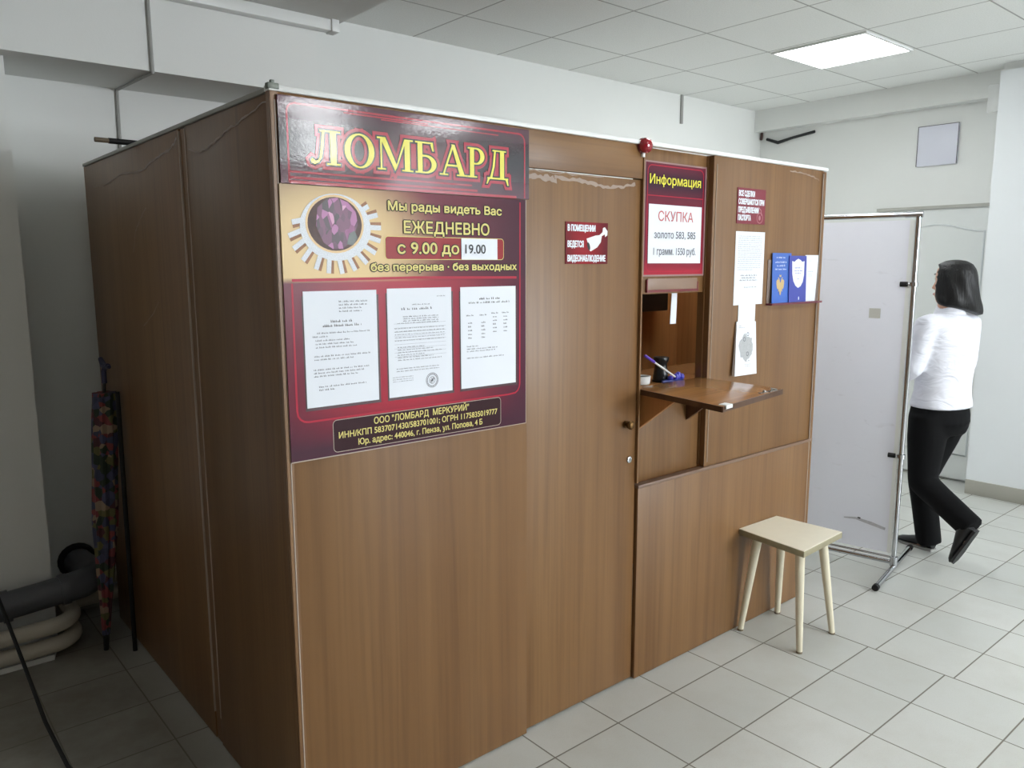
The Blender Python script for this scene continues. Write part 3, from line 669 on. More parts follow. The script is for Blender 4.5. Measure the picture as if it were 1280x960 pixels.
gc = [(0.0, (58, 24, 44)), (0.22, (104, 40, 80)), (0.45, (140, 66, 118)), (0.62, (84, 30, 66)), (0.74, (168, 98, 150)), (0.86, (200, 140, 176)), (0.92, (44, 22, 32))]
cr.elements[0].color = lin(gc[0][1])+(1,); cr.elements[1].position = gc[1][0]; cr.elements[1].color = lin(gc[1][1])+(1,)
for p_, c_ in gc[2:]: cr.elements.new(p_).color = lin(c_)+(1,)
k.link(rmp.outputs[0], 'Base Color'); k.b.inputs['Roughness'].default_value = 0.4
M['gem_dark'] = k.m
M['gem_mid'] = mat('gem_print', (150, 62, 128), 0.3, var=0.35, vscale=90)
M['gem_light'] = mat('pale_gem_print', (206, 150, 200), 0.3, var=0.2, vscale=90)
M['green_print'] = mat('green_print', (44, 58, 48), 0.35, var=0.5, vscale=80)
pic = build('ring_picture', MB().poly([Hf.p(a, b, T1) for a, b in ell(0.160, 1.697, 0.101, 0.085)]), 'gold_print', po, sm=False)
mb = MB(); mbd = MB()
for dg in (168, 186, 203, 221, 240, 256, 273, 290, 308, 326, 344, 2, 20, 36):
    t = math.radians(dg); r1, r2 = 0.92, (1.32 if dg > 180 or dg < 30 else 1.22)
    lean = 0.12
    a = Vector((0.160+0.101*r1*math.cos(t), 1.697+0.085*r1*math.sin(t))); b = Vector((0.160+0.101*r2*math.cos(t+lean*0.4), 1.690+0.085*r2*math.sin(t+lean*0.4)))
    b.y = max(b.y, 1.576)
    if (b-a).length < 0.01: continue
    strip(mb, Hf, [a, b], 0.013, T1+0.0006)
    n_ = Vector((-(b-a).y, (b-a).x)).normalized()*0.010
    mbd.poly([Hf.p(*p_, T1+0.0003) for p_ in (a+n_*0.4, b+n_*0.4, b+n_*1.5, a+n_*1.3)])
build('prong', mb, 'diamond', pic, sm=False); build('prong_shadow', mbd, 'prong_gap', pic, sm=False)
o_, i_ = ell(0.160, 1.697, 0.101, 0.085), ell(0.157, 1.7055, 0.080, 0.071)
mb = MB()
for j in range(40):
    k2 = (j+1) % 40; mb.poly([Hf.p(*o_[j], T1+0.0009), Hf.p(*o_[k2], T1+0.0009), Hf.p(*i_[k2], T1+0.0009), Hf.p(*i_[j], T1+0.0009)])
build('halo', mb, 'diamond', pic, sm=False)
build('bezel', strip(MB(), Hf, ell(0.157, 1.7055, 0.080, 0.071), 0.006, T1+0.0012, True), 'gold_print', pic, sm=False)
build('bezel_inside', MB().poly([Hf.p(a, b, T1+0.001) for a, b in ell(0.157, 1.7055, 0.079, 0.070)]), 'brown_print', pic, sm=False)
build('gem', MB().poly([Hf.p(a, b, T1+0.0013) for a, b in [(0.103, 1.70), (0.108, 1.745), (0.135, 1.768), (0.165, 1.772), (0.195, 1.762), (0.218, 1.738), (0.222, 1.705), (0.205, 1.668), (0.178, 1.643), (0.148, 1.642), (0.122, 1.658)]]), 'gem_dark', pic, sm=False)
build('green_stone', MB().poly([Hf.p(a, b, T1+0.0018) for a, b in [(0.188, 1.655), (0.196, 1.682), (0.212, 1.690), (0.220, 1.672), (0.206, 1.652)]]), 'green_print', pic, sm=False)
# hours box
mb = MB().poly([Hf.p(a, b, T1+0.0002) for a, b in rrect(0.304, 0.720, 1.616, 1.678, 0.010)])
build('hours_box', mb, mat('hours_box_red', (150, 36, 40), 0.35, var=0.2, vscale=6, spec=0.2), po, sm=False)
strip_m = strip(MB(), Hf, rrect(0.304, 0.720, 1.616, 1.678, 0.010), 0.0018, T1+0.0006, True)
build('hours_box_rim', strip_m, 'pale_yellow', po, sm=False)
def lettering(parent, rows, h, m, outline=None, ob=0.0028, bold=0.0005):
    for t_, a0, a1, base, cap in rows:
        o = build('lettering', text(MB(), t_, Hf_cur, a0, a1, base, cap, h+0.0006, bold), m, parent, sm=False)
        if outline: build('letter_outline', text(MB(), t_, Hf_cur, a0, a1, base, cap, h, bold+ob), outline, o if parent.parent is None else parent, sm=False)
Hf_cur = Hf
lettering(po, [('Мы рады видеть Вас', 0.316, 0.712, 1.748, 0.024), ('ЕЖЕДНЕВНО', 0.365, 0.664, 1.688, 0.033), ('с 9.00 до', 0.343, 0.551, 1.632, 0.032), ('без перерыва · без выходных', 0.258, 0.771, 1.5855, 0.0205)], T1+0.0010, 'pale_yellow', 'print_black', 0.0026, 0.0009)
# address plate text
mb = MB().poly([Hf.p(a, b, T1+0.0002) for a, b in rrect(0.130, 0.706, 1.106, 1.193, 0.012)])
build('address_box', mb, mat('address_box_dark', (50, 20, 28), 0.35, spec=0.15), po, sm=False)
build('address_box_rim', strip(MB(), Hf, rrect(0.130, 0.706, 1.106, 1.193, 0.012), 0.0018, T1+0.0006, True), 'pale_edge', po, sm=False)
lettering(po, [('ООО "ЛОМБАРД  МЕРКУРИЙ"', 0.254, 0.581, 1.168, 0.0185), ('ИНН/КПП 5837071430/583701001; ОГРН 1175835019777', 0.146, 0.691, 1.1425, 0.017), ('Юр. адрес: 440046, г. Пенза, ул. Попова, 4 Б', 0.204, 0.632, 1.117, 0.017)], T1+0.0006, 'pale_yellow', None, 0, 0.0004)
# closing-time sticker
stk = tag(build('sticker', slab(MB(), Hf, 0.559, 0.694, 1.616, 1.677, 0.0112, 0.0118), 'paper'), 'white paper patch with closing time on the opening hours poster', 'sticker')
Hf_cur = Hf
lettering(stk, [('19.00', 0.573, 0.648, 1.634, 0.027)], 0.0120, 'ink_dark')
# three sheets on the poster with dark pockets behind
SH = [(0.059, 0.272, 1.234, 1.535, 'white A4 rules sheet, left of three on the red poster'), (0.305, 0.521, 1.234, 1.537, 'white A4 form with round stamp, middle of three on the red poster'), (0.554, 0.767, 1.234, 1.536, 'white A4 table sheet, right of three on the red poster')]
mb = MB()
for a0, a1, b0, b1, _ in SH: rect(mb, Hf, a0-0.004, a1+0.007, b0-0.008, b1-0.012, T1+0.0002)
build('pocket_backing', mb, mat('dark_red_pocket', (60, 12, 24), 0.4), po, sm=False)
for i, (a0, a1, b0, b1, lab) in enumerate(SH):
    shn = tag(build('paper_sheet', slab(MB(), Hf, a0, a1, b0, b1, 0.0098, 0.0104), 'paper'), lab, 'paper', 'sheets on the red poster')
    hh = 0.0108; W = a1-a0; mp = Print(); mk = Print(); tb = MB()
    if i == 0:
        text_lines(mp, Hf, [(b1-0.030-j*0.0085, a0+0.10, a0+0.188-0.02*(j > 1), 0.0042) for j in range(4)], hh, 1)
        text_lines(mk, Hf, [(b1-0.082, a0+0.075, a0+0.142, 0.006), (b1-0.093, a0+0.052, a0+0.165, 0.006)], hh, 2)
        text_lines(mp, Hf, [(b1-0.110, a0+0.035, a0+0.19, 0.004), (b1-0.119, a0+0.022, a0+0.066, 0.004)]+[(b1-0.129-j*0.009, a0+0.03, a0+0.13+0.01*j, 0.004) for j in range(3)]+[(b1-0.170-j*0.0085, a0+0.025, a0+0.19-0.05*j, 0.004) for j in range(2)]+[(b1-0.205-j*0.0085, a0+0.022, a0+0.19-0.02*j, 0.004) for j in range(3)]+[(b1-0.250-j*0.0085, a0+0.035, a0+0.175-0.09*j, 0.0042) for j in range(2)], hh, 3)
    elif i == 1:
        text_lines(mp, Hf, [(b1-0.025, a0+0.165, a0+0.195, 0.003), (b1-0.047, a0+0.08, a0+0.14, 0.0035), (b1-0.060, a0+0.045, a0+0.15, 0.0065)]+[(b1-0.080-j*0.006, a0+0.05-0.02*(j > 2), a0+0.17, 0.0034) for j in range(4)]+[(b1-0.112-j*0.0085, a0+0.022, a0+0.19, 0.0028) for j in range(5)]+[(b1-0.165-j*0.0072, a0+0.03, a0+0.12+0.03*(j % 3), 0.0032) for j in range(6)]+[(b1-0.225-j*0.007, a0+0.025, a0+0.17, 0.003) for j in range(2)]+[(b1-0.248-j*0.006, a0+0.012, a0+0.08, 0.0024) for j in range(3)], hh, 4)
        for j in range(9): rect(tb, Hf, a0+0.02, a0+0.195, b1-0.098-j*0.0115, b1-0.0976-j*0.0115, hh)
        st = MB(); cx, cz = 0.449, 1.2715
        for r_ in (0.021, 0.0165, 0.010): strip(st, Hf, ell(cx, cz, r_, r_, 30), 0.0012, hh, True)
        for j in range(26):
            t = 2*math.pi*j/26; strip(st, Hf, [(cx+0.0173*math.cos(t), cz+0.0173*math.sin(t)), (cx+0.0200*math.cos(t+.06), cz+0.0200*math.sin(t+.06))], 0.0016, hh)
        for j in range(7):
            t = 2*math.pi*j/7; strip(st, Hf, [(cx, cz), (cx+0.0085*math.cos(t), cz+0.0085*math.sin(t+.4))], 0.002, hh)
        build('round_stamp', st, 'ink', shn, sm=False)
    else:
        text_lines(mk, Hf, [(b1-0.038, a0+0.07, a0+0.15, 0.006), (b1-0.049, a0+0.03, a0+0.188, 0.0055)], hh, 5)
        for r_ in range(7):
            for cx in (0.035, 0.085, 0.13, 0.172):
                if r_ == 0 or (r_ < 6 and cx > 0.12) or (0 < r_-1 < 6 and cx < 0.12):
                    text_lines(tb, Hf, [(b1-0.082-r_*0.0112-(0.004 if cx < 0.12 else 0), a0+cx-0.008-0.006*(r_ == 0), a0+cx+0.008+0.006*(r_ == 0), 0.0045)], hh, 10+r_*5)
        text_lines(mp, Hf, [(b1-0.178, a0+0.022, a0+0.065, 0.004), (b1-0.186, a0+0.022, a0+0.14, 0.004), (b1-0.193, a0+0.022, a0+0.135, 0.004), (b1-0.213, a0+0.022, a0+0.165, 0.004)], hh, 6)
    mp.build('printed_text', 'ink', shn); mk.build('heading', 'ink_dark', shn)
    if tb.v: build('table_rows' if i == 2 else 'ruled_lines', tb, 'ink', shn, sm=False)
# -- price poster on the window head
W3 = front(0.034)
inf = tag(build('price_poster', slab(MB(), W3, 1.408, 1.778, 1.557, 1.972, 0.0005, 0.005), mat('price_poster_frame', (150, 120, 116), 0.4)), 'upright dark red price poster above the service window', 'poster')
def info_col(k, x, z, pos):
    c = k.mix(bell(k, z, 1.90, 0.09), lin((112, 30, 50)), lin((56, 26, 46)))
    return k.mix(k.n('ShaderNodeMapRange', {0: z, 1: 1.565, 2: 1.62, 3: 1.0, 4: 0.0}).outputs[0], c, lin((170, 38, 56)))
build('print', slab(MB(), W3, 1.417, 1.769, 1.563, 1.966, 0.005, 0.0056), print_mat('price_poster_print', info_col, 0.3), inf, sm=False)
mb = MB()
strip(mb, W3, rrect(1.428, 1.758, 1.575, 1.957, 0.022), 0.0035, 0.0060, True); rect(mb, W3, 1.43, 1.756, 1.848, 1.8515, 0.0060)
build('border_lines', mb, 'red_line', inf, sm=False)
Hf_cur = W3
lettering(inf, [('Информация', 1.439, 1.740, 1.892, 0.034)], 0.0062, 'yellow', 'print_black', 0.0022, 0.0007)
ps = tag(build('paper_sheet', slab(MB(), W3, 1.436, 1.750, 1.605, 1.819, 0.0066, 0.0072), 'paper'), 'white price sheet with a red heading taped to the price poster', 'paper')
lettering(ps, [('СКУПКА', 1.490, 1.697, 1.760, 0.036)], 0.0074, mat('pink_red_ink', (198, 108, 108), 0.5))
lettering(ps, [('золото 583, 585', 1.468, 1.714, 1.697, 0.027), ('1 грамм. 1550 руб.', 1.466, 1.718, 1.636, 0.027)], 0.0074, 'ink', bold=0.0004)
# -- camera warning on the door
W4 = front(0.012)
cw = tag(build('camera_sign', slab(MB(), W4, 1.0, 1.202, 1.603, 1.741, 0.0005, 0.0025), print_mat('camera_sign_print', lambda k, x, z, p: k.mix(bell(k, x, 1.09, 0.12), lin((96, 14, 26)), lin((150, 22, 34))), 0.3)), 'small red video surveillance warning sign on the booth door', 'sign')
Hf_cur = W4
lettering(cw, [('В ПОМЕЩЕНИИ', 1.0095, 1.139, 1.7115, 0.020), ('ВЕДЕТСЯ', 1.0095, 1.083, 1.659, 0.020), ('ВИДЕОНАБЛЮДЕНИЕ', 1.0095, 1.190, 1.612, 0.020)], 0.0028, 'paper', bold=0.0012)
pc = build('camera_picture', MB().poly([W4.p(a, b, 0.003) for a, b in [(1.098, 1.687), (1.104, 1.672), (1.113, 1.648), (1.119, 1.645), (1.150, 1.659), (1.167, 1.676), (1.172, 1.697), (1.186, 1.703), (1.188, 1.694), (1.199, 1.700), (1.200, 1.714), (1.186, 1.727), (1.177, 1.724), (1.175, 1.710), (1.160, 1.700), (1.140, 1.698)]]), 'white_plastic', cw, sm=False)
build('lens', MB().poly([W4.p(a, b, 0.0033) for a, b in ell(1.108, 1.662, 0.0065, 0.014, 16, 0.35)]), 'black', pc, sm=False)
# -- passport notice on the right panel
W5 = front(0.004)
ns = tag(build('passport_sign', slab(MB(), W5, 1.948, 2.150, 1.764, 1.906, 0.0005, 0.0025), mat('passport_sign_red', (128, 34, 52), 0.3, var=0.12)), 'small dark red passport notice high on the booth right panel', 'sign')
Hf_cur = W5
lettering(ns, [('ВСЕ СДЕЛКИ', 1.957, 2.068, 1.8735, 0.0215), ('СОВЕРШАЮТСЯ ПРИ', 1.956, 2.138, 1.8415, 0.0215), ('ПРЕДЪЯВЛЕНИИ', 1.956, 2.100, 1.809, 0.0215), ('ПАСПОРТА', 1.956, 2.045, 1.7775, 0.0215)], 0.0028, 'paper', bold=0.0012)
em = build('emblem', strip(MB(), W5, ell(2.112, 1.790, 0.021, 0.021, 24), 0.004, 0.0028, True), mat('pale_red_print', (170, 104, 112), 0.3), ns, sm=False)
mb = MB().poly([W5.p(a, b, 0.0030) for a, b in ell(2.110, 1.790, 0.008, 0.010, 12)]); strip(mb, W5, [(2.098, 1.835), (2.118, 1.822), (2.124, 1.80)], 0.004, 0.003)
build('emblem_mark', mb, mat('pale_red_print_mark', (176, 120, 126), 0.3), em, sm=False)
# -- A4 notice, strip and leaflet
n1 = tag(build('paper_notice', slab(MB(), W5, 1.949, 2.158, 1.434, 1.733, 0.0008, 0.0016), 'paper'), 'white printed A4 notice below the passport sign', 'paper')
mp = Print(); text_lines(mp, W5, [(1.713-j*0.0085-0.0, 1.968, 2.140-0.06*(j == 16), 0.0038) for j in range(17)], 0.002, 21)
mp.build('printed_text', 'ink_pale', n1)
mp = Print(); text_lines(mp, W5, [(1.553, 1.99, 2.11, 0.006), (1.543, 2.0, 2.10, 0.006), (1.533, 1.985, 2.115, 0.006), (1.505, 2.02, 2.11, 0.004)], 0.002, 22)
mp.build('heading', 'ink', n1)
tag(build('paper_strip', slab(MB(), W5, 1.985, 2.108, 1.340, 1.447, 0.0018, 0.0026), 'paper'), 'narrow blank white paper between notice and leaflet', 'paper')
lf = tag(build('leaflet_pad', MB().hexa([(1.946, -0.020, 1.143), (2.108, -0.018, 1.141), (2.116, -0.002, 1.141), (1.950, -0.003, 1.143)], [(1.969, -0.004, 1.366), (2.108, -0.004, 1.362), (2.112, 0.0025, 1.362), (1.972, 0.0025, 1.366)]), 'paper'), 'thick white leaflet pad with grey drawing hanging tilted on right panel', 'leaflet')
lp = Pl((1.946, -0.0203, 1.143), (0.162, 0.002, -0.002), (0.006, 0.0155, 0.223)); mb = MB(); r = random.Random(4)
cl = [(0.085+0.052*(1+0.15*r.uniform(-1, 1))*math.cos(t), 0.115+0.052*(1+0.2*r.uniform(-1, 1))*math.sin(t)) for t in [2*math.pi*i/26 for i in range(26)]]
mb.poly([lp.p(a, b, 0.0006) for a, b in cl]); build('drawing', mb, mat('grey_drawing', (176, 178, 180), 0.6, var=0.25, vscale=150), lf, sm=False)
mb = MB()
for a, b, r_ in ((0.070, 0.150, 0.008), (0.096, 0.170, 0.007), (0.092, 0.088, 0.008)): build('drawing_mark', strip(MB(), lp, ell(a, b, r_, r_, 14), 0.003, 0.001, True), 'ink', lf, sm=False)
mp = Print(); text_lines(mp, lp, [(0.057, 0.075, 0.112, 0.006), (0.043, 0.07, 0.115, 0.003), (0.036, 0.075, 0.115, 0.003), (0.205, 0.03, 0.05, 0.003), (0.198, 0.03, 0.075, 0.003)], 0.0008, 9)
mp.build('printed_text', 'ink', lf)
# -- brochure holder with three brochures
bh = thing('brochure_holder', 'wall rack holding brochures on the booth right panel', 'holder', (2.40, -0.01, 1.43))
build('back_plate', slab(MB(), W5, 2.190, 2.61, 1.432, 1.62, 0.0005, 0.003), mat('rack_grey', (128, 112, 104), 0.4), bh)
build('tray', slab(MB(), W5, 2.19, 2.606, 1.426, 1.434, 0.0005, 0.03), mat('rack_dark_red', (104, 38, 52), 0.4), bh)
BP = [(2.212, 2.362, 1.648, (62, 104, 190), 'sky blue brochure with golden crest in the wall rack', 0.006, 0.016), (2.338, 2.484, 1.637, (58, 68, 160), 'dark blue brochure with white shield in the wall rack', 0.010, 0.021), (2.476, 2.598, 1.641, (226, 232, 242), 'white brochure at the right end of the wall rack', 0.004, 0.012)]
for i, (a0, a1, b1, col, lab, h0, h1) in enumerate(BP):
    tilt = 0.016 if i == 2 else 0.004
    pts = [W5.p(a0-0.001, 1.4345, h1), W5.p(a1-tilt*1.6, 1.4345, h1), W5.p(a1, b1, h0+0.002), W5.p(a0+tilt*0.6, b1, h0+0.002)]
    b = tag(build('brochure', MB().prism(pts, (0, 0.0022, 0)), mat('brochure_cover', col, 0.3, var=0.10, vscale=5)), lab, 'brochure', 'brochures in the wall rack')
    bp = Pl(pts[0], pts[1]-pts[0], pts[3]-pts[0]); mb = MB()
    if i == 0:
        mb = Print(); text_lines(mb, bp, [(0.192, 0.03, 0.10, 0.007), (0.172, 0.02, 0.11, 0.007), (0.157, 0.035, 0.10, 0.007), (0.142, 0.02, 0.11, 0.007)], 0.0006, 31)
        mb.build('printed_text', 'paper', b)
        mg = MB(); cx, cz = 0.062, 0.078
        for sx in (-1, 1):
            mg.poly([bp.p(cx+sx*x, cz+z, 0.0008) for x, z in [(0, -.012), (.006, .012), (.012, .022), (.020, .024), (.030, .018), (.030, .004), (.026, -.014), (.018, -.020), (.010, -.016)]])
            mg.poly([bp.p(cx+sx*x, cz+z, 0.0008) for x, z in [(.002, .01), (.008, .026), (.014, .032), (.020, .030), (.014, .026), (.010, .012)]])
            mg.poly([bp.p(cx+sx*x, cz+z, 0.0008) for x, z in [(0, -.014), (.012, -.028), (.018, -.030), (.010, -.014)]])
        mg.poly([bp.p(cx+x, cz+z, 0.0009) for x, z in [(-.007, -.012), (0, -.022), (.007, -.012), (.007, .010), (-.007, .010)]])
        mg.poly([bp.p(cx+x, cz+z, 0.0009) for x, z in [(-.006, .034), (.006, .034), (.008, .044), (0, .040), (-.008, .044)]])
        mg.poly([bp.p(cx+x, cz+z, 0.0008) for x, z in [(-.008, -.018), (.008, -.018), (.005, -.040), (0, -.046), (-.005, -.040)]])
        build('crest', mg, mat('crest_gold', (204, 176, 122), 0.3), b, sm=False)
    elif i == 1:
        sh = [(0.022, 0.180), (0.040, 0.176), (0.055, 0.184), (0.073, 0.190), (0.092, 0.184), (0.106, 0.176), (0.124, 0.180), (0.122, 0.120), (0.112, 0.088), (0.095, 0.070), (0.073, 0.062), (0.052, 0.072), (0.034, 0.092), (0.024, 0.124)]
        sb = build('shield', MB().poly([bp.p(x, z, 0.0006) for x, z in sh]), 'paper', b, sm=False)
        text_lines(mb, bp, [(0.148, 0.045, 0.105, 0.006), (0.135, 0.04, 0.108, 0.006), (0.124, 0.05, 0.10, 0.006), (0.10, 0.065, 0.082, 0.004)], 0.0009, 33)
        build('shield_text', mb, m_blue, sb, sm=False)
        build('bottom_mark', MB().poly([bp.p(x, z, 0.0006) for x, z in ell(0.08, 0.016, 0.004, 0.008, 10)]), 'paper', b, sm=False)
    else:
        mb = Print(); text_lines(mb, bp, [(0.18, 0.03, 0.05, 0.003), (0.132, 0.025, 0.07, 0.004), (0.12, 0.03, 0.06, 0.004), (0.112, 0.03, 0.065, 0.003)], 0.0006, 35)
        mb.build('printed_text', 'ink_pale', b)
# -- red signal lamp over the door
sl = thing('signal_lamp', 'round red signal lamp on the booth top edge above the door', 'lamp', (1.366, -0.005, 1.975))
k = NT('red_lens'); k.b.inputs['Base Color'].default_value = lin((150, 14, 32))+(1,); k.b.inputs['Roughness'].default_value = 0.12; k.b.inputs['Coat Weight'].default_value = 0.5
nz = k.n('ShaderNodeTexVoronoi', {'Vector': k.n('ShaderNodeNewGeometry').outputs['Position'], 'Scale': 130.0}).outputs[0]; k.bump(nz, 0.3, 0.003)
build('base', MB().lathe((1.366, 0.004, 2.012), [(0.027, 0), (0.027, 0.006), (0.024, 0.008), (0.004, 0.008)], 24, (0, -1, 0)), mat('lamp_base_red', (110, 24, 34), 0.4), sl)
build('lens', MB().lathe((1.366, -0.004, 2.012), [(0.025, 0), (0.027, 0.006), (0.026, 0.014), (0.022, 0.022), (0.014, 0.028), (0.003, 0.030)], 24, (0, -1, 0)), k.m, sl)
build('bracket', MB().box(1.360, 1.372, -0.0045, 0.0035, 1.974, 1.990), 'white_plastic', sl)
# -- stick lying over the booth top
sk = thing('stick', 'dark stick end poking over the booth top left edge', 'stick', (0.2, 1.235, HB+0.010))
build('shaft', MB().tube([(-0.06, 1.229, HB+0.021), (0.55, 1.26, HB+0.021)], 0.010, 10), 'black_matt', sk)
build('tip', MB().tube([(-0.105, 1.226, HB+0.021), (-0.055, 1.2293, HB+0.021)], 0.0085, 10), mat('bare_wood_tip', (110, 96, 78), 0.6), sk)
# -- umbrella leaning at the rear of the booth side
um = thing('umbrella', 'furled flower-patterned umbrella leaning beside the booth rear corner', 'umbrella', (-0.126, 1.61, 0))
Q0, Q1 = Vector((-0.126, 1.606, 0.0)), Vector((-0.052, 1.60, 1.15))
k = NT('floral_fabric'); pos = k.n('ShaderNodeNewGeometry').outputs['Position']
vz = k.n('ShaderNodeTexVoronoi', {'Vector': pos, 'Scale': 34.0, 'Randomness': 1.0})
rmp = k.n('ShaderNodeValToRGB', {0: k.n('ShaderNodeSeparateColor', {0: vz.outputs['Color']}).outputs[0]}); cr = rmp.color_ramp; cr.interpolation = 'CONSTANT'
cols = [(0.0, (44, 56, 44)), (0.18, (128, 62, 64)), (0.34, (64, 66, 88)), (0.5, (150, 128, 108)), (0.62, (100, 96, 60)), (0.76, (76, 78, 104)), (0.88, (78, 44, 50))]
cr.elements[0].color = lin(cols[0][1])+(1,); cr.elements[1].position = cols[1][0]; cr.elements[1].color = lin(cols[1][1])+(1,)
for p_, c_ in cols[2:]: e = cr.elements.new(p_); e.color = lin(c_)+(1,)
k.link(rmp.outputs[0], 'Base Color'); k.b.inputs['Roughness'].default_value = 0.8
rs = []
for i in range(22):
    t = i/21; c0 = Q0.lerp(Q1, 0.06+0.89*t)
    rad = 0.014+0.030*min(1, t*2.2)-0.004*max(0, t-0.9)*10*0.3
    rs.append([c0+Vector((math.cos(2*math.pi*j/32), math.sin(2*math.pi*j/32), 0))*rad*(1+0.14*math.sin(8*2*math.pi*j/32+t*6)) for j in range(32)])
build('canopy', MB().rings(rs), k.m, um)
build('shaft', MB().tube([Q0, Q1], 0.006, 8), 'black', um)
build('ferrule', MB().tube([Q0, Q0.lerp(Q1, 0.075)], [0.010, 0.014], 10), 'black', um)
hk = [Q1+Vector(v) for v in ((0, 0, -0.02), (0.0, 0.0, 0.03), (0.004, -0.01, 0.045), (0.006, -0.05, 0.055))]
mb = MB().tube(hk, 0.010, 10).tube([Q1+Vector((0.004, 0.055, 0.075)), Q1+Vector((0.004, 0.01, 0.05)), Q1+Vector((0.006, -0.07, 0.052))], [0.009, 0.013, 0.007], 10)
build('handle', mb, mat('dark_blue_handle', (52, 54, 86), 0.4), um)
sk = build('walking_stick', MB().tube([(-0.035, 1.52, 0.0), (-0.024, 1.53, 1.10)], 0.009, 10), 'black_matt', org=(-0.035, 1.52, 0))
tag(sk, 'thin black stick standing between the furled umbrella and the booth', 'stick')

# ================================================================ STOOL
stl = thing('stool', 'cream four-legged wooden stool standing below the service window', 'stool', (2.19, -0.16, 0))
TOP = [(2.056, 0.003), (2.014, -0.330), (2.358, -0.312), (2.342, -0.006)]; TOP = [TOP[0], TOP[1], TOP[2], TOP[3]]
seat = build('seat', MB().hexa([(a, b, 0.433) for a, b in TOP], [(a, b, 0.459) for a, b in TOP]), 'stool_edge', stl, bevel=0.002)
sh = lambda a, b, s: (2.19+(a-2.19)*s, -0.161+(b+0.161)*s)
build('seat_top', MB().hexa([sh(a, b, 0.995)+(0.4588,) for a, b in TOP], [sh(a, b, 0.99)+(0.4606,) for a, b in TOP]), 'stool_top', seat)
for (fx, fy), (tx, ty) in zip([(2.058, -0.026), (2.066, -0.304), (2.333, -0.305), (2.336, -0.038)], [(2.108, -0.062), (2.092, -0.268), (2.292, -0.258), (2.288, -0.068)]):
    lg = build('leg', MB().tube([(fx, fy, 0.006), (fx+(tx-fx)*0.5, fy+(ty-fy)*0.5, 0.22), (tx, ty, 0.434)], [0.0125, 0.0165, 0.0205], 16), 'stool_leg', stl)
    build('foot_tip', MB().tube([(fx-(tx-fx)*0.014, fy, 0.0), (fx, fy, 0.008)], [0.013, 0.0135], 14), mat('worn_tip', (120, 108, 88), 0.7), lg)

# ================================================================ FOLDING SCREEN
sd = Vector((-0.19, 0.98, 0)).normalized(); sx = Vector((sd.y, -sd.x, 0))      # along the screen, across it
P0 = Vector((3.255, -0.155, 0)); LS = 0.98
scr = thing('privacy_screen', 'white cloth screen in a chrome tube frame beside the booth', 'screen', (P0.x, P0.y, 0))
def sp_(a, z, h=0.0): return P0+sd*a+sx*h+Vector((0, 0, z))
for a in (0.0, LS):
    build('post', MB().tube([sp_(a, 0.045), sp_(a, 1.842)], 0.0125, 14), 'chrome', scr)
    ft = build('foot', MB().tube([sp_(a, 0.022, -0.335), sp_(a, 0.022, 0.365)], 0.0135, 14).lathe(sp_(a, 0.03), [(0.019, 0), (0.019, 0.05), (0.016, 0.052)], 14), 'chrome', scr)
    mb = MB()
    for e in (-0.337, 0.367): mb.tube([sp_(a, 0.022, e-0.014), sp_(a, 0.022, e+0.014)], 0.0165, 12)
    build('end_cap', mb, 'black_matt', ft)
build('top_bar', MB().tube([sp_(-0.012, 1.842), sp_(LS+0.012, 1.842)], 0.0125, 14).tube([sp_(-0.02, 1.842), sp_(0.06, 1.842)], 0.0155, 14), 'chrome', scr)
build('bottom_bar', MB().tube([sp_(0, 0.048), sp_(LS, 0.048)], 0.011, 12).tube([sp_(0, 0.075), sp_(LS, 0.075)], 0.006, 10), 'chrome', scr)
k = NT('screen_cloth'); pos = k.n('ShaderNodeNewGeometry').outputs['Position']
n1_ = k.n('ShaderNodeTexNoise', {'Vector': pos, 'Scale': 5.0, 'Detail': 6.0, 'Roughness': 0.65}).outputs[0]
n2_ = k.n('ShaderNodeTexNoise', {'Vector': k.n('ShaderNodeVectorMath', {0: pos, 1: (9.0, 9.0, 22.0)}, operation='MULTIPLY').outputs[0], 'Scale': 1.0, 'Detail': 5.0, 'Distortion': 1.0}).outputs[0]
c = k.mix(n1_, lin((232, 232, 240)), lin((242, 242, 248)))
c = k.mix(k.n('ShaderNodeMapRange', {0: n2_, 1: 0.66, 2: 0.80, 4: 0.5}).outputs[0], c, lin((176, 172, 172)))
k.link(c, 'Base Color'); k.b.inputs['Roughness'].default_value = 0.7
k.bump(n1_, 0.25, 0.01)
mb = MB(); n = 24; top = [];
for i in range(n+1):
    for z in [0.095+1.72*j/30 for j in range(31)]:
        a = 0.026+(LS-0.05)*i/n
        mb.v.append(tuple(sp_(a, z, 0.004*math.sin(a*9+z*2)*math.sin(math.pi*(z-0.095)/1.72))))
for i in range(n):
    for j in range(30): a = i*31+j; mb.f.append((a, a+1, a+32, a+31))
tl = k.n('ShaderNodeBsdfTranslucent', {'Color': lin((232, 232, 242))+(1,)}); mx = k.n('ShaderNodeMixShader', {0: 0.5, 1: k.b.outputs[0], 2: tl.outputs[0]})
k.t.links.new(mx.outputs[0], k.t.nodes['Material Output'].inputs['Surface'])
cl = build('cloth', mb, k.m, scr)
mb = MB(); spn = Pl(sp_(0, 0, -0.0045), sd*-1, (0, 0, 1))
rect(mb, spn, -0.200, -0.145, 1.325, 1.375, 0.0012)
build('tape_patch', mb, mat('tape_patch_grey', (196, 196, 190), 0.6), cl, sm=False)
mb = MB(); strip(mb, spn, [(-0.26, 0.245), (-0.20, 0.252), (-0.12, 0.238), (-0.05, 0.222)], [0.006, 0.012, 0.018, 0.014], 0.0045)
build('scuff', mb, mat('scuff_grey', (182, 180, 186), 0.6, var=0.3, vscale=60), cl, sm=False)
mb = MB(); strip(mb, spn, [(-0.19, 0.2575), (-0.175, 0.256)], 0.007, 0.005)
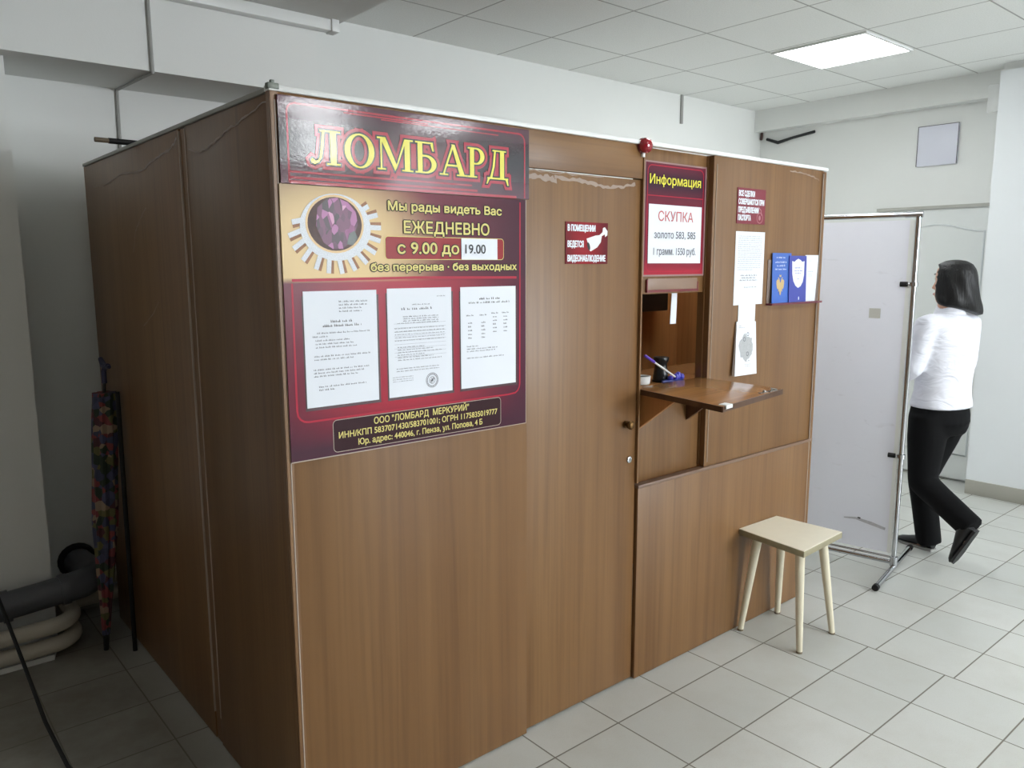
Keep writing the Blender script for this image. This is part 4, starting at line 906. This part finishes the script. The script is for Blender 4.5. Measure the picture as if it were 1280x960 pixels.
build('scuff', mb, 'black', cl, sm=False)
build('hem', MB().obox(sp_(0.026, 0.955), sd, sx, Vector((0, 0, 1)), 0.010, 0.004, 0.86), 'white_plastic', cl)
mb = MB()
for a in (0.0, LS):
    for z in (0.62, 1.50):
        d_ = 1 if a == 0 else -1
        cp = build('clip', MB().lathe(sp_(a, z-0.012), [(0.0125, 0), (0.019, 0.002), (0.019, 0.022), (0.0125, 0.024)], 14).tube([sp_(a+d_*0.012, z), sp_(a+d_*0.03, z)], 0.008, 8), 'chrome', scr)
        build('knob', MB().tube([sp_(a+d_*0.026, z, -0.004), sp_(a+d_*0.062, z, -0.004)], 0.0125, 10), 'black_matt', cp)
cp = build('clip', MB().tube([sp_(0.50, 1.842), sp_(0.50, 1.80)], 0.008, 8), 'chrome', scr)
build('knob', MB().tube([sp_(0.485, 1.80, -0.004), sp_(0.52, 1.80, -0.004)], 0.015, 10), 'black_matt', cp)
# ================================================================ PERSON walking away beyond the screen
pf = Vector((0.25, 0.97, 0)).normalized(); pr = Vector((pf.y, -pf.x, 0))     # facing, her right
per = thing('person', 'person with black bobbed hair, white shirt and black trousers walking away behind the screen', 'person', (3.66, -0.16, 0))
def V(*a): return Vector(a)
def ering(c, a, b, n=20, p=2.0, fn=None, tilt=0.0):
    out = []
    for j in range(n):
        t = 2*math.pi*j/n; ct, st_ = math.cos(t), math.sin(t)
        x = a*math.copysign(abs(ct)**(2/p), ct); y = b*math.copysign(abs(st_)**(2/p), st_)
        q = c+pr*x+pf*y+V(0, 0, tilt*y); out.append(fn(q, t) if fn else q)
    return out
JP = dict(hipL=V(3.535, -.165, .80), hipR=V(3.70, -.205, .80), kneeR=V(3.622, -.117, .435), ankR=V(3.690, -.150, .085), kneeL=V(3.500, -.170, .444), ankL=V(3.437, -.432, .285),
          shL=V(3.475, -.142, 1.285), shR=V(3.788, -.232, 1.285), elL=V(3.415, -.115, 1.055), elR=V(3.915, -.195, 1.050), wrL=V(3.480, .06, .945), wrR=V(3.93, .03, .985))
neck = V(3.634, -.189, 1.36); hc = V(3.665, -.180, 1.505)
def lerp_path(pts, n=4):
    out = []
    for i in range(len(pts)-1):
        for j in range(n): out.append(pts[i].lerp(pts[i+1], j/n))
    return out+[pts[-1]]
def limb(mb, pts, rads, n=4, seg=14):
    P = lerp_path([Vector(p) for p in pts], n); R = []
    for i in range(len(rads)-1):
        for j in range(n): R.append(rads[i]+(rads[i+1]-rads[i])*j/n)
    return mb.tube(P, R+[rads[-1]], seg)
def feet(heel, toe, upv):
    d = (toe-heel).normalized(); return heel, toe, d, upv
# body: one continuous surface
b = MB()
b.rings([ering(V(3.617, -.185, z), a, bb) for z, a, bb in ((.74, .12, .085), (.80, .145, .10), (.87, .14, .095), (.93, .12, .085), (1.02, .13, .09), (1.14, .145, .10), (1.24, .14, .085), (1.30, .10, .065), (1.34, .055, .05), (1.40, .050, .052), (1.46, .048, .052))])
hr = []
for z, a, fr, bk in ((-.118, .018, .075, .03), (-.105, .038, .085, .045), (-.08, .052, .090, .062), (-.045, .062, .088, .080), (-.01, .068, .086, .092), (.03, .072, .088, .098), (.065, .068, .082, .092), (.095, .05, .058, .068), (.11, .02, .025, .03)):
    hr.append([hc+pr*(a*math.cos(t))+pf*((fr if math.sin(t) > 0 else bk)*math.sin(t))+V(0, 0, z) for t in [2*math.pi*j/20 for j in range(20)]])
b.rings(hr)
b.tube([hc+pf*.083+V(0, 0, .015), hc+pf*.096+V(0, 0, -.01), hc+pf*.108+V(0, 0, -.032), hc+pf*.088+V(0, 0, -.042)], [.007, .009, .012, .008], 8)     # nose
b.tube([hc+pf*.086-pr*.022+V(0, 0, -.068), hc+pf*.094+V(0, 0, -.066), hc+pf*.086+pr*.022+V(0, 0, -.068)], [.004, .008, .004], 8)                  # lips
for s in (-1, 1):
    b.tube([hc+pr*(s*.068)-pf*.008+V(0, 0, .02), hc+pr*(s*.080)-pf*.016+V(0, 0, .0), hc+pr*(s*.070)-pf*.006+V(0, 0, -.028)], [.008, .013, .007], 8)   # ears
for sd_ in ('L', 'R'):
    limb(b, [JP['hip'+sd_]+V(0, 0, .02), JP['hip'+sd_].lerp(JP['knee'+sd_], .5), JP['knee'+sd_], JP['knee'+sd_].lerp(JP['ank'+sd_], .35), JP['ank'+sd_]], [.078, .062, .046, .046, .030])
    limb(b, [JP['sh'+sd_], JP['sh'+sd_].lerp(JP['el'+sd_], .5), JP['el'+sd_], JP['el'+sd_].lerp(JP['wr'+sd_], .4), JP['wr'+sd_]], [.042, .036, .031, .030, .022])
FT = {'R': (V(3.722, -.165, .0), V(3.765, .045, .0), V(0, 0, 1)), 'L': (V(3.402, -.488, .265), V(3.400, -.395, .075), V(0.05, .80, .45))}
for s, (he, to, uv) in FT.items():
    limb(b, [JP['ank'+s], he.lerp(to, .35)+uv.normalized()*.035, he.lerp(to, .85)+uv.normalized()*.02], [.030, .030, .018], 3)
# hands
for s in ('L', 'R'):
    w0 = JP['wr'+s]; d = (w0-JP['el'+s]).normalized(); sg = 1 if s == 'L' else -1
    side = (pr*sg-d*(pr*sg).dot(d)).normalized(); nrm = d.cross(side)*sg            # side points inward to the thumb
    if nrm.dot(V(0, 0, 1)) < 0: nrm = -nrm
    pm = w0+d*.075
    b.rings([[w0+d*t+side*(wd*math.cos(q))+nrm*(.013*math.sin(q)) for q in [2*math.pi*j/12 for j in range(12)]] for t, wd in ((-.005, .022), (.03, .034), (.065, .038), (.088, .035))])
    for kf, (of, ln) in enumerate(((.028, .068), (.009, .078), (-.010, .072), (-.028, .056))):
        p0 = pm+side*of; p1 = p0+d*(ln*.45)-nrm*.006; p2 = p1+d*(ln*.30)-nrm*(ln*.22); p3 = p2+d*(ln*.12)-nrm*(ln*.28)
        b.tube([p0-d*.01, p1, p2, p3], [.0092, .0086, .0078, .006], 8)
    t0 = w0+d*.025+side*.026; t1 = t0+d*.028+side*.022-nrm*.008; t2 = t1+d*.028+side*.004-nrm*.010
    b.tube([t0-side*.012, t1, t2], [.012, .0105, .0075], 8)
build('body', b, mat('skin', (206, 160, 138), 0.5, var=0.05), per, remesh=0.0065, smooth_it=3)
for e_ in (-1, 1):
    ec = hc+pr*(e_*.031)+pf*.0705+V(0, 0, .018)
    ey = build('eye', MB().lathe(ec-pf*.011, [(.002, 0), (.008, .003), (.0112, .009), (.0112, .013), (.008, .019), (.002, .0222)], 14, pf), mat('eye_white', (226, 222, 216), 0.3, var=0.0), per)
    build('iris', MB().lathe(ec+pf*.0100, [(.0058, 0), (.0045, .0014), (.001, .0018)], 12, pf), 'black', ey)
    build('eyebrow', MB().tube([ec+pr*(e_*-.014)+pf*.014+V(0, 0, .020), ec+pf*.012+V(0, 0, .025), ec+pr*(e_*.016)+pf*.004+V(0, 0, .020)], [.0022, .003, .0018], 6), 'black', per)
build('lips', MB().tube([hc+pf*.086-pr*.021+V(0, 0, -.068), hc+pf*.0985-pr*.008+V(0, 0, -.066), hc+pf*.0985+pr*.008+V(0, 0, -.066), hc+pf*.086+pr*.021+V(0, 0, -.068)], [.002, .0055, .0055, .002], 8), mat('lip_red', (176, 96, 92), 0.45), per)
# shirt
m_shirt = NT('white_shirt'); pos = m_shirt.n('ShaderNodeNewGeometry').outputs['Position']
m_shirt.b.inputs['Base Color'].default_value = lin((230, 231, 240))+(1,); m_shirt.b.inputs['Roughness'].default_value = 0.75
wv = m_shirt.n('ShaderNodeTexNoise', {'Vector': m_shirt.n('ShaderNodeVectorMath', {0: pos, 1: (7.0, 7.0, 16.0)}, operation='MULTIPLY').outputs[0], 'Scale': 1.0, 'Detail': 2.0, 'Distortion': 1.2}).outputs[0]
m_shirt.bump(wv, 0.55, 0.03)
b = MB()
cz = lambda z: V(3.622+.014*(z-.8)/.5, -.186-.004*(z-.8)/.5, z)
b.rings([ering(cz(z), a, bb, 28, 2.3) for z, a, bb in ((.842, .172, .132), (.88, .166, .126), (.92, .158, .118), (.98, .158, .114), (1.06, .166, .118), (1.14, .174, .124), (1.21, .176, .120), (1.27, .168, .104), (1.305, .140, .086), (1.335, .092, .070), (1.352, .066, .060))])
for s in ('L', 'R'):
    e = JP['el'+s]; s0 = JP['sh'+s]
    limb(b, [s0.lerp(cz(1.25), .35), s0, s0.lerp(e, .5), e, e.lerp(JP['wr'+s], .5), JP['wr'+s]], [.070, .062, .056, .050, .045, .036])
shirt = build('shirt', b, m_shirt.m, per, remesh=0.011, smooth_it=5)
b = MB()
for z0, a in ((1.345, .070),):
    b.rings([ering(neck+V(0, 0, dz), a+da, a-.004+da, 28) for dz, da in ((-.022, .010), (.0, .002), (.028, -.006), (.031, -.010), (.024, -.013), (-.01, -.010))], cap=False)
build('collar', b, m_shirt.m, shirt)
for s in ('L', 'R'):
    d = (JP['wr'+s]-JP['el'+s]).normalized()
    build('cuff', MB().tube([JP['wr'+s]-d*.045, JP['wr'+s]-d*.04, JP['wr'+s]+d*.008, JP['wr'+s]+d*.010], [.036, .039, .038, .034], 18), m_shirt.m, shirt)
# trousers
b = MB()
b.rings([ering(V(3.618, -.185, z), a, bb, 24, 2.3) for z, a, bb in ((.70, .150, .110), (.74, .165, .122), (.80, .166, .126), (.86, .156, .116), (.90, .146, .106))])
b.rings([ering(V(3.618, -.185, z)-pf*.045, a, bb, 20) for z, a, bb in ((.72, .10, .07), (.77, .14, .095), (.82, .13, .08), (.86, .10, .05))])
for s in ('L', 'R'):
    h, kn, an = JP['hip'+s], JP['knee'+s], JP['ank'+s]
    d = (an-kn).normalized()
    limb(b, [h+V(0, 0, .0), h.lerp(kn, .35), h.lerp(kn, .7), kn, kn.lerp(an, .4), an-d*.01, an+d*.03], [.100, .096, .082, .072, .068, .066, .066], 4, 18)
build('trousers', b, mat('black_trousers', (7, 7, 9), 0.85, var=0.1, spec=0.2), per, remesh=0.011, smooth_it=4)
# shoes
m_shoe = mat('black_shoe', (16, 16, 18), 0.5)
for s, (he, to, uv) in FT.items():
    d = (to-he).normalized(); u_ = (uv-d*uv.dot(d)).normalized(); sdv = d.cross(u_); L_ = (to-he).length
    def fr(t, wd, h0, h1, m=14):
        return [he+d*(t*L_)+sdv*(wd*math.cos(q))+u_*((h0+h1)/2+(h1-h0)/2*math.sin(q)) for q in [2*math.pi*j/m for j in range(m)]]
    b = MB().rings([fr(-.04, .012, .025, .05), fr(-.02, .028, .012, .075), fr(.10, .034, .010, .088), fr(.28, .034, .010, .080), fr(.5, .037, .010, .062), fr(.72, .043, .010, .046), fr(.90, .036, .010, .036), fr(1.0, .018, .012, .026)])
    so = build('shoe', b, m_shoe, per)
    def outl(h):
        return [he+d*(t*L_)+sdv*wd+u_*h for t, wd in ((-.05, 0), (-.03, .024), (.1, .034), (.35, .033), (.7, .043), (.92, .034), (1.02, 0), (.92, -.034), (.7, -.043), (.35, -.033), (.1, -.034), (-.03, -.024))]
    build('sole', MB().rings([outl(0.0), outl(0.013)]), mat('shoe_sole', (150, 150, 146) if s == 'R' else (30, 30, 32), 0.6), so)
# hair
k = NT('black_hair'); pos = k.n('ShaderNodeNewGeometry').outputs['Position']
hv = k.n('ShaderNodeTexNoise', {'Vector': k.n('ShaderNodeVectorMath', {0: pos, 1: (150.0, 150.0, 9.0)}, operation='MULTIPLY').outputs[0], 'Scale': 1.0, 'Detail': 3.0}).outputs[0]
k.b.inputs['Base Color'].default_value = lin((10, 9, 10))+(1,); k.b.inputs['Specular IOR Level'].default_value = 0.35; k.b.inputs['Roughness'].default_value = 0.45; k.bump(hv, 0.6, 0.004)
b = MB(); rs = []
for z, a, bb, sx_, sy_ in ((1.622, .012, .012, 0, -.01), (1.616, .045, .050, 0, -.01), (1.598, .075, .085, 0, -.008), (1.57, .095, .104, 0, -.006), (1.535, .105, .113, .002, -.006), (1.50, .111, .114, .004, -.008), (1.465, .118, .114, .006, -.010), (1.43, .128, .114, .010, -.012), (1.40, .143, .110, .020, -.016), (1.375, .150, .102, .028, -.02), (1.358, .147, .088, .034, -.026), (1.352, .118, .066, .036, -.03)):
    c0 = V(hc.x, hc.y, z)+pr*sx_+pf*sy_
    ring = []
    for j in range(40):
        t = 2*math.pi*j/40; x = a*math.cos(t); y = bb*math.sin(t)
        fz = max(0.0, min(1.0, (1.595-z)/.07))                 # below the fringe the front opens round the face
        op = max(0.0, min(1.0, (math.sin(t)-.30)/.25))*fz
        y = y*(1-op)+(-.02)*op; x = x*(1-.12*op)
        wob = 1+.025*math.sin(t*9+z*30)*min(1, (1.62-z)*8)
        q = c0+pr*(x*wob)+pf*(y*wob)
        q.z -= max(0, 1.50-z)*1.1*(x*.9-.25*y)*1.4
        ring.append(q)
    rs.append(ring)
build('hair', b.rings(rs), k.m, per, remesh=0.007, smooth_it=2)
